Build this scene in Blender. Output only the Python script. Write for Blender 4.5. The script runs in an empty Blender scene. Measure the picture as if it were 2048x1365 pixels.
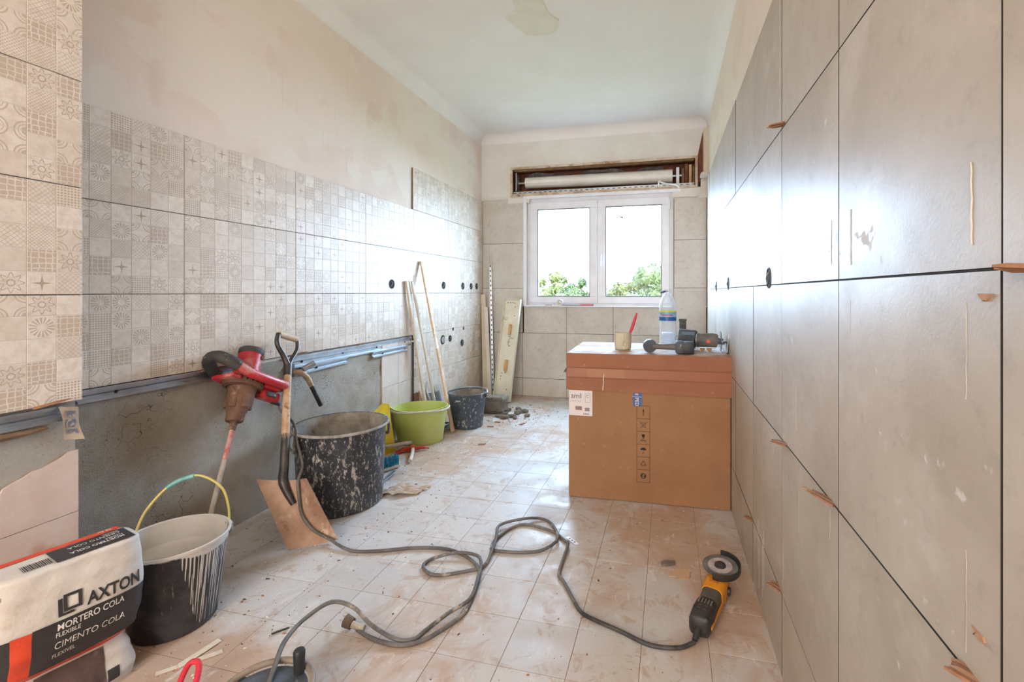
import bpy, bmesh, math, random
from mathutils import Matrix, Vector
R = math.radians
random.seed(7)
SC = bpy.context.scene
COL = SC.collection

# ------------------------------------------------------------------ camera
cam_d = bpy.data.cameras.new('camera')
cam = bpy.data.objects.new('camera', cam_d)
COL.objects.link(cam)
cam.location = (0, 0, 1.10)
cam.rotation_euler = (R(90), 0, 0.23975)
cam_d.sensor_width = 36
cam_d.lens = 932.7 / 2048 * 36
cam_d.shift_x = -(1110 - 1024) / 2048
cam_d.shift_y = -(682.5 - 585.5) / 2048
cam_d.clip_start = 0.02
cam_d.clip_end = 300
SC.camera = cam

# ------------------------------------------------------------------ sky, lamps, exposure
W = bpy.data.worlds.new('sky')
SC.world = W
W.use_nodes = True
bg = W.node_tree.nodes['Background']
bg.inputs['Color'].default_value = (0.51, 0.72, 1.0, 1)
bg.inputs['Strength'].default_value = 38.0


def area(name, loc, rot, sx, sy, power, color, portal=False):
    d = bpy.data.lights.new(name, 'AREA')
    d.shape = 'RECTANGLE'
    d.size, d.size_y = sx, sy
    d.energy = power
    d.color = color
    o = bpy.data.objects.new(name, d)
    COL.objects.link(o)
    o.location = loc
    o.rotation_euler = rot
    if portal:
        d.cycles.is_portal = True
    return o


# daylight enters through the window (portal only guides the sampling of the sky)
area('window_portal', (-0.715, 4.86, 1.53), (R(-90), 0, 0), 1.5, 1.12, 1, (1, 1, 1), True)
# warm fill light added behind the camera, in front of the closed rear wall
area('rear_fill_light', (-0.85, -2.3, 1.55), (R(90), 0, 0), 1.9, 2.0, 98, (1.0, 0.93, 0.86))

vs = SC.view_settings
vs.view_transform = 'Standard'
vs.look = 'None'
vs.gamma = 1
vs.exposure = 0.47
vs.use_curve_mapping = False
SC.cycles.use_denoising = True
SC.cycles.max_bounces = 6
SC.cycles.diffuse_bounces = 4
SC.cycles.glossy_bounces = 3
SC.cycles.caustics_reflective = False
SC.cycles.caustics_refractive = False
SC.cycles.use_adaptive_sampling = True
SC.cycles.adaptive_threshold = 0.12
SC.cycles.adaptive_min_samples = 16
SC.cycles.transparent_max_bounces = 16
SC.cycles.sample_clamp_indirect = 8


# ------------------------------------------------------------------ colour and material helpers
def lin(c):
    return tuple(((v / 255) / 12.92 if v / 255 <= .04045 else ((v / 255 + .055) / 1.055) ** 2.4) for v in c[:3]) + (1,)


class NT:
    def __init__(s, name):
        s.m = bpy.data.materials.new(name)
        s.m.use_nodes = True
        s.t = s.m.node_tree
        s.b = s.t.nodes['Principled BSDF']

    def n(s, typ, ins=None, **kw):
        nd = s.t.nodes.new(typ)
        for k, v in kw.items():
            setattr(nd, k, v)
        for k, v in (ins or {}).items():
            s.put(nd.inputs[k], v)
        return nd

    def put(s, sock, v):
        if hasattr(v, 'is_output') or isinstance(v, bpy.types.NodeSocket):
            s.t.links.new(v, sock)
        elif isinstance(v, bpy.types.Node):
            s.t.links.new(v.outputs[0], sock)
        else:
            sock.default_value = v

    def coord(s, which='Object', loc=False):
        c = s.n('ShaderNodeTexCoord').outputs[which]
        if loc:
            oi = s.n('ShaderNodeObjectInfo')
            c = s.n('ShaderNodeVectorMath', {0: c, 1: oi.outputs['Location']}, operation='ADD').outputs[0]
        return c

    def noise(s, co, scale, detail=4, rough=.6, dist=0):
        return s.n('ShaderNodeTexNoise', {'Vector': co, 'Scale': scale, 'Detail': min(detail, 4), 'Roughness': rough, 'Distortion': dist}).outputs['Fac']

    def voro(s, co, scale, feature='F1', out='Distance', rnd=1.0):
        return s.n('ShaderNodeTexVoronoi', {'Vector': co, 'Scale': scale, 'Randomness': rnd}, feature=feature).outputs[out]

    def ma(s, op, a, b=0.0, c=0.0, clamp=False):
        return s.n('ShaderNodeMath', {0: a, 1: b, 2: c}, operation=op, use_clamp=clamp).outputs[0]

    def rng(s, v, a, b, c=0.0, d=1.0, smooth=True):
        return s.n('ShaderNodeMapRange', {0: v, 1: a, 2: b, 3: c, 4: d}, interpolation_type='SMOOTHSTEP' if smooth else 'LINEAR').outputs[0]

    def mix(s, f, a, b, mode='MIX'):
        nd = s.n('ShaderNodeMix', data_type='RGBA', blend_type=mode)
        s.put(nd.inputs[0], f)
        s.put(nd.inputs[6], a)
        s.put(nd.inputs[7], b)
        return nd.outputs[2]

    def scalev(s, co, v):
        return s.n('ShaderNodeVectorMath', {0: co, 1: v}, operation='MULTIPLY').outputs[0]

    def bump(s, h, strength=.5, dist=.002, normal=None):
        nd = s.n('ShaderNodeBump', {'Height': h, 'Strength': strength, 'Distance': dist})
        if normal is not None:
            s.put(nd.inputs['Normal'], normal)
        return nd.outputs[0]

    def out(s, col, rough=.5, metal=0.0, normal=None, spec=.5, **kw):
        s.put(s.b.inputs['Base Color'], col)
        s.put(s.b.inputs['Roughness'], rough)
        s.put(s.b.inputs['Metallic'], metal)
        s.put(s.b.inputs['Specular IOR Level'], spec)
        if normal is not None:
            s.put(s.b.inputs['Normal'], normal)
        for k, v in kw.items():
            s.put(s.b.inputs[k], v)
        return s.m


MATS = {}


def pm(name, col, rough=.5, metal=0.0, var=None, dirt=None, dirt2=None, bump=None, spec=.5, loc=False, stretch=None):
    """plain material with tone variation, one or two layers of dirt specks and a little relief"""
    if name in MATS:
        return MATS[name]
    t = NT(name)
    co = t.coord(loc=loc)
    c = lin(col)
    if var:
        f = t.rng(t.noise(co, var[1], 5, .65), .3, .7)
        c = t.mix(f, c, lin(var[0]))
    r = rough
    for dd in (dirt, dirt2):
        if dd:
            k = t.scalev(co, dd[4]) if len(dd) > 4 else co
            f = t.rng(t.noise(k, dd[1], 6, .7), dd[2], dd[3])
            c = t.mix(f, c, lin(dd[0]))
            r = t.ma('MAXIMUM', r if not isinstance(r, float) else rough, t.ma('MULTIPLY', f, .85)) if metal < .5 else r
            if metal >= .5:
                metal = t.ma('SUBTRACT', metal, t.ma('MULTIPLY', f, .9), clamp=True)
    nm = None
    if bump:
        nm = t.bump(t.noise(co, bump[0], 6, .7), bump[1], bump[2] if len(bump) > 2 else .002)
    MATS[name] = t.out(c, r, metal, nm, spec)
    return MATS[name]


# ------------------------------------------------------------------ mesh helpers
class MB:
    def __init__(s):
        s.v, s.f, s.mi = [], [], []

    def add(s, vs, fs, M=None, mi=0):
        k = len(s.v)
        s.v += [tuple(M @ Vector(p)) if M else tuple(p) for p in vs]
        s.f += [tuple(i + k for i in f) for f in fs]
        s.mi += [mi] * len(fs)
        return s

    def box(s, c, d, M=None, bev=0.0, seg=1, mi=0, rot=None):
        bm = bmesh.new()
        bmesh.ops.create_cube(bm, size=1)
        bmesh.ops.scale(bm, vec=d, verts=bm.verts)
        if bev:
            bmesh.ops.bevel(bm, geom=bm.edges[:], offset=bev, segments=seg, affect='EDGES', profile=.5)
        T = Matrix.Translation(c)
        if rot is not None:
            T = T @ rot
        if M is not None:
            T = M @ T
        bm.verts.index_update()
        s.add([v.co for v in bm.verts], [[v.index for v in f.verts] for f in bm.faces], T, mi)
        bm.free()
        return s

    def ring_loft(s, rings, cap0=True, cap1=True, closed=True, mi=0, M=None):
        n = len(rings[0])
        vs = [p for r in rings for p in r]
        fs = []
        m = n if closed else n - 1
        for i in range(len(rings) - 1):
            for j in range(m):
                a, b = i * n + j, i * n + (j + 1) % n
                fs.append((a, b, b + n, a + n))
        if cap0:
            fs.append(tuple(range(n - 1, -1, -1)))
        if cap1:
            o = (len(rings) - 1) * n
            fs.append(tuple(range(o, o + n)))
        return s.add(vs, fs, M, mi)

    def lathe(s, prof, n=32, c=(0, 0, 0), M=None, sx=1.0, sy=1.0, cap0=False, cap1=False, mi=0):
        rings = [[(c[0] + r * sx * math.cos(2 * math.pi * k / n), c[1] + r * sy * math.sin(2 * math.pi * k / n), c[2] + z) for k in range(n)] for r, z in prof]
        return s.ring_loft(rings, cap0, cap1, mi=mi, M=M)

    def cyl(s, p0, p1, r0, r1=None, n=16, caps=True, mi=0, M=None):
        r1 = r0 if r1 is None else r1
        p0, p1 = Vector(p0), Vector(p1)
        q = (p1 - p0).to_track_quat('Z', 'Y')
        rings = []
        for p, r in ((p0, r0), (p1, r1)):
            rings.append([tuple(p + q @ Vector((r * math.cos(2 * math.pi * k / n), r * math.sin(2 * math.pi * k / n), 0))) for k in range(n)])
        return s.ring_loft(rings, caps, caps, mi=mi, M=M)

    def tube(s, pts, r, n=8, smooth=0, closed=False, mi=0, M=None, caps=True, flat=1.0):
        P = [Vector(p) for p in pts]
        rr = list(r) if isinstance(r, (list, tuple)) else [r] * len(P)
        if smooth:
            Q, S = [], []
            m = len(P)
            for i in range(m if closed else m - 1):
                if closed:
                    a, b, c_, d = P[i - 1], P[i], P[(i + 1) % m], P[(i + 2) % m]
                else:
                    a, b, c_, d = P[max(i - 1, 0)], P[i], P[i + 1], P[min(i + 2, m - 1)]
                for k in range(smooth):
                    t = k / smooth
                    Q.append(.5 * ((2 * b) + (c_ - a) * t + (2 * a - 5 * b + 4 * c_ - d) * t * t + (3 * b - a - 3 * c_ + d) * t ** 3))
                    S.append(rr[i] * (1 - t) + rr[(i + 1) % m] * t)
            if not closed:
                Q.append(P[-1])
                S.append(rr[-1])
            P, rr = Q, S
        rings = []
        up = None
        m = len(P)
        for i, p in enumerate(P):
            if closed:
                d = (P[(i + 1) % m] - P[i - 1])
            else:
                d = P[min(i + 1, m - 1)] - P[max(i - 1, 0)]
            d = d.normalized() if d.length > 1e-9 else Vector((0, 0, 1))
            if up is None:
                up = Vector((0, 0, 1)) if abs(d.z) < .9 else Vector((0, 1, 0))
            side = d.cross(up)
            side = side.normalized() if side.length > 1e-6 else d.orthogonal().normalized()
            up = side.cross(d).normalized()
            rings.append([tuple(p + rr[i] * (math.cos(2 * math.pi * k / n) * side + flat * math.sin(2 * math.pi * k / n) * up)) for k in range(n)])
        if closed:
            rings.append(rings[0])
            return s.ring_loft(rings, False, False, mi=mi, M=M)
        return s.ring_loft(rings, caps, caps, mi=mi, M=M)

    def prism(s, pts, z0, z1, M=None, mi=0):
        n = len(pts)
        return s.ring_loft([[(x, y, z0) for x, y in pts], [(x, y, z1) for x, y in pts]], True, True, mi=mi, M=M)

    def grid(s, fn, nu, nv, M=None, mi=0):
        vs = [fn(i / nu, j / nv) for j in range(nv + 1) for i in range(nu + 1)]
        fs = [(j * (nu + 1) + i, j * (nu + 1) + i + 1, (j + 1) * (nu + 1) + i + 1, (j + 1) * (nu + 1) + i) for j in range(nv) for i in range(nu)]
        return s.add(vs, fs, M, mi)

    def mesh(s, name, mats, smooth=35):
        me = bpy.data.meshes.new(name)
        me.from_pydata(s.v, [], s.f)
        for m in (mats if isinstance(mats, (list, tuple)) else [mats]):
            me.materials.append(m)
        if any(s.mi):
            me.polygons.foreach_set('material_index', s.mi)
        bm = bmesh.new()
        bm.from_mesh(me)
        bmesh.ops.recalc_face_normals(bm, faces=bm.faces)
        bm.to_mesh(me)
        bm.free()
        if smooth:
            me.polygons.foreach_set('use_smooth', [True] * len(me.polygons))
            me.set_sharp_from_angle(angle=R(smooth))
        return me

    def build(s, name, mats, parent=None, smooth=35, M=None):
        return put(name, s.mesh(name, mats, smooth), parent, M)


def put(name, me, parent=None, M=None):
    o = bpy.data.objects.new(name, me)
    COL.objects.link(o)
    if parent is not None:
        o.parent = parent
    if M is not None:
        o.matrix_local = M
    return o


def empty(name, M=None, label=None, cat=None, group=None):
    o = bpy.data.objects.new(name, None)
    COL.objects.link(o)
    o.empty_display_size = .05
    if M is not None:
        o.matrix_local = M
    return tag(o, label, cat, group)


def tag(o, label=None, cat=None, group=None, kind=None):
    for k, v in (('label', label), ('category', cat), ('group', group), ('kind', kind)):
        if v:
            o[k] = v
    return o


def frame(o, x, y, z):
    return Matrix(((x[0], y[0], z[0], o[0]), (x[1], y[1], z[1], o[1]), (x[2], y[2], z[2], o[2]), (0, 0, 0, 1)))


def TR(x, y, z=0, rz=0):
    return Matrix.Translation((x, y, z)) @ Matrix.Rotation(R(rz), 4, 'Z')


def onlychar(t):
    return t


def text_geo(s, size=1.0, bold=0.0, shear=0.0, align='LEFT', res=3):
    cu = bpy.data.curves.new('t', 'FONT')
    cu.body = s
    cu.size = size
    cu.offset = bold
    cu.shear = shear
    cu.align_x = align
    cu.resolution_u = res
    o = bpy.data.objects.new('t', cu)
    COL.objects.link(o)
    bpy.context.view_layer.update()
    me = bpy.data.meshes.new_from_object(o.evaluated_get(bpy.context.evaluated_depsgraph_get()))
    vs = [tuple(v.co) for v in me.vertices]
    fs = [tuple(p.vertices) for p in me.polygons]
    bpy.data.objects.remove(o)
    bpy.data.curves.remove(cu)
    bpy.data.meshes.remove(me)
    return vs, fs


def put_text(name, s, mapf, mat, parent, size, bold=0.0, shear=0.0, align='LEFT', M=None):
    vs, fs = text_geo(s, size, bold, shear, align)
    mb = MB()
    mb.add([mapf(x, y) for x, y, _ in vs], fs)
    me = bpy.data.meshes.new(name)
    me.from_pydata(mb.v, [], mb.f)
    me.materials.append(mat)
    return put(name, me, parent, M)

# ------------------------------------------------------------------ surface materials
def mat_plaster():
    t = NT('plaster_upper')
    co = t.coord()
    c = t.mix(t.rng(t.noise(co, 1.3, 5, .6), .35, .65), lin((233, 219, 207)), lin((227, 209, 195)))
    c = t.mix(t.rng(t.noise(t.scalev(co, (1, .8, 1.6)), 2.2, 3, .5), .53, .56), c, lin((231, 219, 206)))
    c = t.mix(t.rng(t.noise(co, 3.1, 2, .4), .60, .63, 0, .22), c, lin((212, 188, 168)))
    c = t.mix(t.rng(t.noise(t.scalev(co, (1, 1, .08)), 38, 4, .6), .6, .8, 0, .3), c, lin((196, 180, 162)))
    n = t.bump(t.noise(co, 45, 6, .7), .25, .003)
    return t.out(c, .85, 0, n, .25)


def mat_ceiling():
    t = NT('ceiling_paint')
    co = t.coord()
    c = t.mix(t.rng(t.noise(co, .9, 4, .6), .35, .7), lin((236, 232, 229)), lin((229, 224, 219)))
    c = t.mix(t.rng(t.voro(co, 42), .02, .05, .55, 0), c, lin((150, 140, 128)))
    n = t.bump(t.noise(co, 160, 4, .6), .35, .002)
    return t.out(c, .9, 0, n, .2)


def mat_concrete():
    t = NT('rough_render')
    co = t.coord()
    c = t.mix(t.rng(t.noise(co, 3.0, 6, .65), .35, .65), lin((206, 200, 189)), lin((182, 168, 148)))
    c = t.mix(t.rng(t.noise(co, 9, 6, .7), .52, .68, 0, .8), c, lin((186, 180, 170)))
    sp = t.rng(t.noise(co, 120, 5, .75),   .58, .72)
    c = t.mix(t.ma('MULTIPLY', sp, t.rng(t.noise(co, 5, 3), .4, .62)), c, lin((84, 72, 60)))
    wv = t.n('ShaderNodeTexVoronoi', {'Vector': t.n('ShaderNodeVectorMath', {0: co, 1: t.n('ShaderNodeTexNoise', {'Vector': co, 'Scale': 9.0}).outputs['Color']}, operation='ADD').outputs[0], 'Scale': 3.2}, feature='DISTANCE_TO_EDGE').outputs['Distance']
    cr = t.ma('MULTIPLY', t.rng(wv, 0, .012, 1, 0), t.rng(t.noise(co, 2.4, 2), .54, .66))
    c = t.mix(cr, c, lin((70, 58, 48)))
    h = t.ma('SUBTRACT', t.ma('ADD', t.noise(co, 170, 6, .75), t.ma('MULTIPLY', t.noise(co, 18, 4), .8)), cr)
    return t.out(c, .95, 0, t.bump(h, 1.0, .011), .2)


def mat_stone_tile(name, a, b, streaks=False):
    t = NT(name)
    co = t.coord(loc=True)
    c = t.mix(t.rng(t.noise(co, 2.2, 7, .68, .4), .32, .68), lin(a), lin(b))
    c = t.mix(t.rng(t.noise(co, 26, 5, .7), .5, .75, 0, .35), c, lin((142, 132, 120)))
    rough = t.rng(t.noise(co, 3.0, 4, .6), .3, .7, .40, .50)
    if streaks:
        f = t.rng(t.noise(t.scalev(co, (22, 22, 1.3)), 1.0, 3, .55), .66, .72)
        f = t.ma('MULTIPLY', f, t.rng(t.noise(t.scalev(co, (1, 1, 1)), 2.6, 3), .47, .62))
        f2 = t.rng(t.noise(t.scalev(co, (3, 3, 1)), 24, 4, .6), .70, .76, 0, .8)
        f = t.ma('MAXIMUM', f, t.ma('MULTIPLY', f2, t.rng(t.noise(co, 1.7, 2), .42, .6)))
        dust = t.rng(t.noise(t.scalev(co, (2, 2, 1)), 3.4, 6, .7), .52, .75, 0, .4)
        c = t.mix(dust, c, lin((205, 198, 190)))
        c = t.mix(t.ma('MULTIPLY', f, .75), c, lin((214, 208, 202)))
        rough = t.ma('ADD', rough, t.ma('MULTIPLY', f, .3))
    n = t.bump(t.noise(co, 190, 3, .5), .14, .0015)
    return t.out(c, rough, 0, n, .30)


def mat_mosaic():
    t = NT('mosaic_tile')
    co = t.coord()
    oi = t.n('ShaderNodeObjectInfo')
    S = t.n('ShaderNodeVectorMath', {0: co, 1: (15, 15, 0)}, operation='MULTIPLY').outputs[0]
    cell = t.n('ShaderNodeVectorMath', {0: S}, operation='FLOOR').outputs[0]
    fr = t.n('ShaderNodeVectorMath', {0: S}, operation='FRACTION').outputs[0]
    key = t.n('ShaderNodeVectorMath', {0: cell, 1: t.n('ShaderNodeVectorMath', {0: oi.outputs['Location'], 1: (31.7, 17.3, 23.1)}, operation='MULTIPLY').outputs[0]}, operation='ADD').outputs[0]
    wn = t.n('ShaderNodeTexWhiteNoise', {'Vector': key}, noise_dimensions='3D')
    r1 = wn.outputs['Value']
    sc = t.n('ShaderNodeSeparateColor', {0: wn.outputs['Color']})
    r2, r3 = sc.outputs[0], sc.outputs[1]
    xy = t.n('ShaderNodeSeparateXYZ', {0: fr})
    u, v = t.ma('SUBTRACT', xy.outputs[0], .5), t.ma('SUBTRACT', xy.outputs[1], .5)
    rad = t.ma('SQRT', t.ma('ADD', t.ma('MULTIPLY', u, u), t.ma('MULTIPLY', v, v)))
    ang = t.ma('ARCTAN2', v, u)

    def band(x, c, w):
        return t.rng(t.ma('ABSOLUTE', t.ma('SUBTRACT', x, c)), w * .6, w * 1.2, 1, 0)

    def OR(a, b):
        return t.ma('MAXIMUM', a, b)
    petal = t.ma('MULTIPLY_ADD', t.ma('COSINE', t.ma('MULTIPLY', ang, 8)), .085, .33)
    rosette = OR(OR(band(rad, petal, .028), band(rad, .12, .025)), band(t.ma('MULTIPLY', rad, t.ma('ABSOLUTE', t.ma('SINE', t.ma('MULTIPLY', ang, 4)))), .13, .022))
    cross = t.rng(t.ma('MULTIPLY', rad, t.ma('ADD', t.ma('ABSOLUTE', t.ma('SINE', t.ma('MULTIPLY', ang, 2))), .28)), .09, .13, 1, 0)
    sunp = t.ma('MULTIPLY', t.rng(t.ma('SINE', t.ma('MULTIPLY', ang, 16)), -.1, .3), t.rng(t.ma('ABSOLUTE', t.ma('SUBTRACT', rad, .3)), .12, .15, 1, 0))
    du, dv = t.ma('ADD', u, v), t.ma('SUBTRACT', u, v)
    tri = t.ma('MULTIPLY', t.ma('SINE', t.ma('MULTIPLY', du, 25)), t.ma('SINE', t.ma('MULTIPLY', dv, 25)))
    lattice = OR(band(t.ma('ABSOLUTE', t.ma('SINE', t.ma('MULTIPLY', du, 15.7))), 0, .22), band(t.ma('ABSOLUTE', t.ma('SINE', t.ma('MULTIPLY', dv, 15.7))), 0, .22))
    dots = t.rng(tri, .15, .4)
    weave = t.rng(t.ma('MULTIPLY', t.ma('SINE', t.ma('MULTIPLY', u, 44)), t.ma('SINE', t.ma('MULTIPLY', v, 44))), .0, .35)
    au, av = t.ma('SUBTRACT', t.ma('ABSOLUTE', u), .5), t.ma('SUBTRACT', t.ma('ABSOLUTE', v), .5)
    crad = t.ma('SQRT', t.ma('ADD', t.ma('MULTIPLY', au, au), t.ma('MULTIPLY', av, av)))
    arcs = OR(band(crad, .40, .03), OR(band(crad, .27, .018), t.rng(crad, .16, .2, 1, 0)))
    hexa = t.rng(t.voro(t.n('ShaderNodeVectorMath', {0: fr, 1: (1, 1, 0)}, operation='MULTIPLY').outputs[0], 4.2, 'DISTANCE_TO_EDGE', rnd=.25), .06, .12)
    pats = [(.36, rosette, .75), (.45, cross, .9), (.54, sunp, .7), (.63, lattice, .7), (.72, dots, .85), (.80, weave, .6), (.90, arcs, .7), (2.0, hexa, .7)]
    fac = 0.0
    lo = .28
    for hi, p, k in pats:
        sel = t.ma('MULTIPLY', t.ma('GREATER_THAN', r1, lo), t.ma('LESS_THAN', r1, hi))
        g = t.ma('MULTIPLY', t.ma('MULTIPLY', p, sel), k)
        fac = g if isinstance(fac, float) else t.ma('ADD', fac, g)
        lo = hi
    # plain cells: some are brown, most are cream
    plain = t.ma('LESS_THAN', r1, .28)
    brown = t.ma('MULTIPLY', t.ma('GREATER_THAN', r2, .55), plain)
    cloud = t.noise(t.n('ShaderNodeVectorMath', {0: co, 1: oi.outputs['Location']}, operation='ADD').outputs[0], 38, 5, .65)
    base = t.mix(t.rng(cloud, .35, .7), lin((230, 219, 206)), lin((214, 200, 184)))
    base = t.mix(t.ma('MULTIPLY', t.rng(r3, .1, .9), .45), base, lin((204, 188, 171)))
    base = t.mix(t.ma('MULTIPLY', brown, .85), base, lin((178, 158, 138)))
    dark = t.mix(r2, lin((158, 134, 112)), lin((182, 160, 138)))
    col = t.mix(t.ma('MULTIPLY', fac, .95), base, dark)
    # edge between the small squares stays pale
    e = t.ma('MAXIMUM', t.ma('ABSOLUTE', u), t.ma('ABSOLUTE', v))
    col = t.mix(t.rng(e, .475, .487), col, lin((222, 212, 200)))
    rel = t.ma('ADD', t.ma('MULTIPLY', t.noise(co, 75, 5, .6, .6), 1.0), t.ma('MULTIPLY', fac, -.25))
    n = t.bump(rel, .34, .0030)
    return t.out(col, t.rng(cloud, .3, .7, .30, .42), 0, n, .40)


def mat_floor_tile():
    t = NT('dusty_floor_tile')
    co = t.coord(loc=True)
    oi = t.n('ShaderNodeObjectInfo')
    base = t.mix(t.rng(oi.outputs['Random'], 0, 1, 0, 1, False), lin((206, 204, 202)), lin((194, 192, 191)))
    d1 = t.rng(t.noise(co, 1.5, 6, .68, .3), .36, .62)
    side = t.rng(t.noise(co, .8, 3, .5), .42, .62)   # broad drifts of sandy dirt
    c = t.mix(t.ma('MULTIPLY', d1, .5), base, lin((202, 186, 172)))
    swirl = t.noise(co, 3.2, 6, .72, 1.2)
    c = t.mix(t.ma('MULTIPLY', t.rng(t.ma('ADD', t.ma('MULTIPLY', side, .36), swirl), .55, .86), .85), c, lin((184, 152, 126)))
    c = t.mix(t.rng(t.noise(co, 9, 6, .75, 1.5), .53, .66, 0, .55), c, lin((172, 140, 114)))
    c = t.mix(t.rng(t.noise(t.scalev(co, (1, .45, 1)), 16, 6, .75, 1.0), .57, .68, 0, .6), c, lin((220, 214, 208)))
    c = t.mix(t.rng(t.noise(co, 90, 4, .7), .64, .72, 0, .7), c, lin((124, 96, 76)))
    rough = t.rng(t.noise(co, 6, 5, .65), .35, .65, .38, .75)
    h = t.ma('ADD', t.noise(co, 60, 5, .7), t.ma('MULTIPLY', t.noise(co, 9, 5, .7), 1.0))
    return t.out(c, rough, 0, t.bump(h, .25, .003), .45)


def OR2(t, a, b):
    return t.ma('MAXIMUM', a, b)


M_PLASTER = mat_plaster()
M_CEIL = mat_ceiling()
M_WPLASTER = pm('white_wall_plaster', (226, 223, 217), .85, var=((216, 211, 203), 3), bump=(60, .2))
M_RENDER = mat_concrete()
M_TILE_R = mat_stone_tile('grey_stone_tile_dusty', (186, 175, 161), (170, 158, 143), True)
M_TILE_B = mat_stone_tile('grey_stone_tile', (208, 202, 193), (195, 187, 177))
M_MOSAIC = mat_mosaic()
M_FLOOR = mat_floor_tile()
M_JOINT = pm('dark_joint_mortar_and_gap_shade', (52, 47, 43), .95, var=((38, 34, 31), 6), bump=(90, .5))
M_FJOINT = pm('floor_joint_dirt', (158, 132, 112), .95, var=((136, 110, 92), 8), bump=(120, .5))
M_WHITE = pm('white_window_plastic', (236, 238, 245), .35, var=((226, 227, 234), 5))
M_OLD = pm('old_glazed_tile', (226, 216, 208), .3, var=((214, 198, 186), 5), dirt=((202, 172, 148), 4, .55, .7))
M_BRICK = pm('raw_red_brick', (132, 82, 62), .95, var=((96, 58, 46), 14), bump=(60, .8, .006))
M_WOODRAW = pm('raw_pine', (206, 172, 132), .7, var=((184, 146, 106), 9), bump=(40, .2), dirt=((214, 206, 196), 7, .5, .7))
M_WOODPALE = pm('pale_dusty_pine', (216, 204, 186), .75, var=((198, 180, 156), 9), bump=(40, .2), dirt=((150, 120, 92), 6, .6, .72))
M_WOODDK = pm('weathered_wood', (142, 108, 76), .85, var=((112, 84, 58), 12), bump=(50, .4))
M_GALV = pm('galvanised_steel', (186, 192, 198), .38, .9, var=((160, 166, 172), 10), dirt=((196, 188, 178), 8, .58, .7), bump=(150, .1))
M_BLACKP = pm('black_plastic', (34, 35, 38), .5, var=((46, 46, 48), 12), dirt=((150, 142, 132), 30, .62, .75))
M_DUSTW = pm('dried_white_mortar', (214, 208, 200), .9, var=((196, 188, 178), 8), bump=(40, .4, .004))

# ------------------------------------------------------------------ room shell: X -1.99..0.36, Y -2.4..4.76, Z 0..2.80
XL, XR, YB, YN, ZC = -1.99, 0.36, 4.758, -2.4, 2.80


def struct(name, mb, mat, label, cat):
    return tag(mb.build(name, mat, smooth=0), label, cat, kind='structure')


floor = struct('floor', MB().box((-.8, 1.15, -.0513), (2.7, 7.5, .10)), M_FJOINT, 'dusty tiled floor of the kitchen under renovation', 'floor')
ceiling = struct('ceiling', MB().box((-.8, 1.15, ZC + .05), (2.7, 7.5, .10)), M_CEIL, 'off-white painted ceiling above the kitchen', 'ceiling')
patch = MB()
patch.prism([(-.883, 2.45), (-.714, 2.45), (-.714, 2.613), (-.71, 2.749), (-.666, 2.829), (-.713, 2.944), (-.77, 2.975), (-.831, 2.972), (-.916, 2.942), (-.984, 2.725), (-.948, 2.696), (-.905, 2.701), (-.883, 2.572)], ZC - .004, ZC - .0005)
patch.build('plaster_patch', pm('filler_patch', (226, 221, 209), .85, var=((217, 211, 196), 6), bump=(20, .4, .004)), ceiling, 0)

wall_left = struct('wall_left', MB().box((XL - .06, 1.15, 1.4), (.12, 7.5, 2.8)), M_PLASTER, 'long left wall, beige plaster above patterned tiles', 'wall')
wl = MB()
wl.grid(lambda u, v: (XL + .004 + .004 * math.sin(17 * u + 9 * v) * math.sin(23 * v + 3 * u), .95 + u * 1.99, .0 + v * .745), 60, 24)
wl.build('bare_render', M_RENDER, wall_left, 60)

wall_rear = MB()
wall_rear.box((-1.9, YN, 1.4), (.2, .1, 2.8)).box((.26, YN, 1.4), (.2, .1, 2.8)).box((-.82, YN, 2.6), (2.36, .1, .4)).box((-.82, YN - .16, 1.4), (2.56, .1, 2.8))  # last box is added to close the opening and shut out sky light
struct('wall_rear', wall_rear, M_PLASTER, 'plaster wall behind the camera, its wide opening closed by an added panel', 'wall')

# right wall: plaster behind, a tiled lining in front that leans in a little towards the window
wall_right = struct('wall_right', MB().box((XR + .06, 1.15, 1.4), (.12, 7.5, 2.8)), M_PLASTER, 'right wall faced with large square grey tiles', 'wall')


def xr(y):
    return .325 - .0085 * y


ln = MB()
ln.add([(xr(-1.5) + .0025, -1.5, 0), (xr(3.795) + .0025, 3.795, 0), (.362, 3.795, 0), (.362, -1.5, 0),
        (xr(-1.5) + .0025, -1.5, 2.008), (xr(3.795) + .0025, 3.795, 2.008), (.362, 3.795, 2.012), (.362, -1.5, 2.012)],
       [(0, 1, 2, 3), (4, 5, 6, 7), (0, 1, 5, 4), (1, 2, 6, 5), (2, 3, 7, 6), (3, 0, 4, 7)])
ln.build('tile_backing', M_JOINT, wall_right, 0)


def slab(w, h, th=.009, bev=.0006):
    mb = MB()
    b = bev
    r0 = [(0, 0, 0), (w, 0, 0), (w, h, 0), (0, h, 0)]
    r1 = [(0, 0, th - b), (w, 0, th - b), (w, h, th - b), (0, h, th - b)]
    r2 = [(b, b, th), (w - b, b, th), (w - b, h - b, th), (b, h - b, th)]
    mb.ring_loft([r0, r1, r2], False, False, mi=1)   # wall tile edges: dark joint colour paints in the shade of the gap
    mb.add(r2, [(0, 1, 2, 3)])
    return mb


MESHES = {}


def tile(name, key, maker, mat, parent, M):
    k = (name, key, mat.name)
    if k not in MESHES:
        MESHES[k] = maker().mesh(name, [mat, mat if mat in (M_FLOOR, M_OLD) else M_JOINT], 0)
    return put(name, MESHES[k], parent, M)


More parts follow.
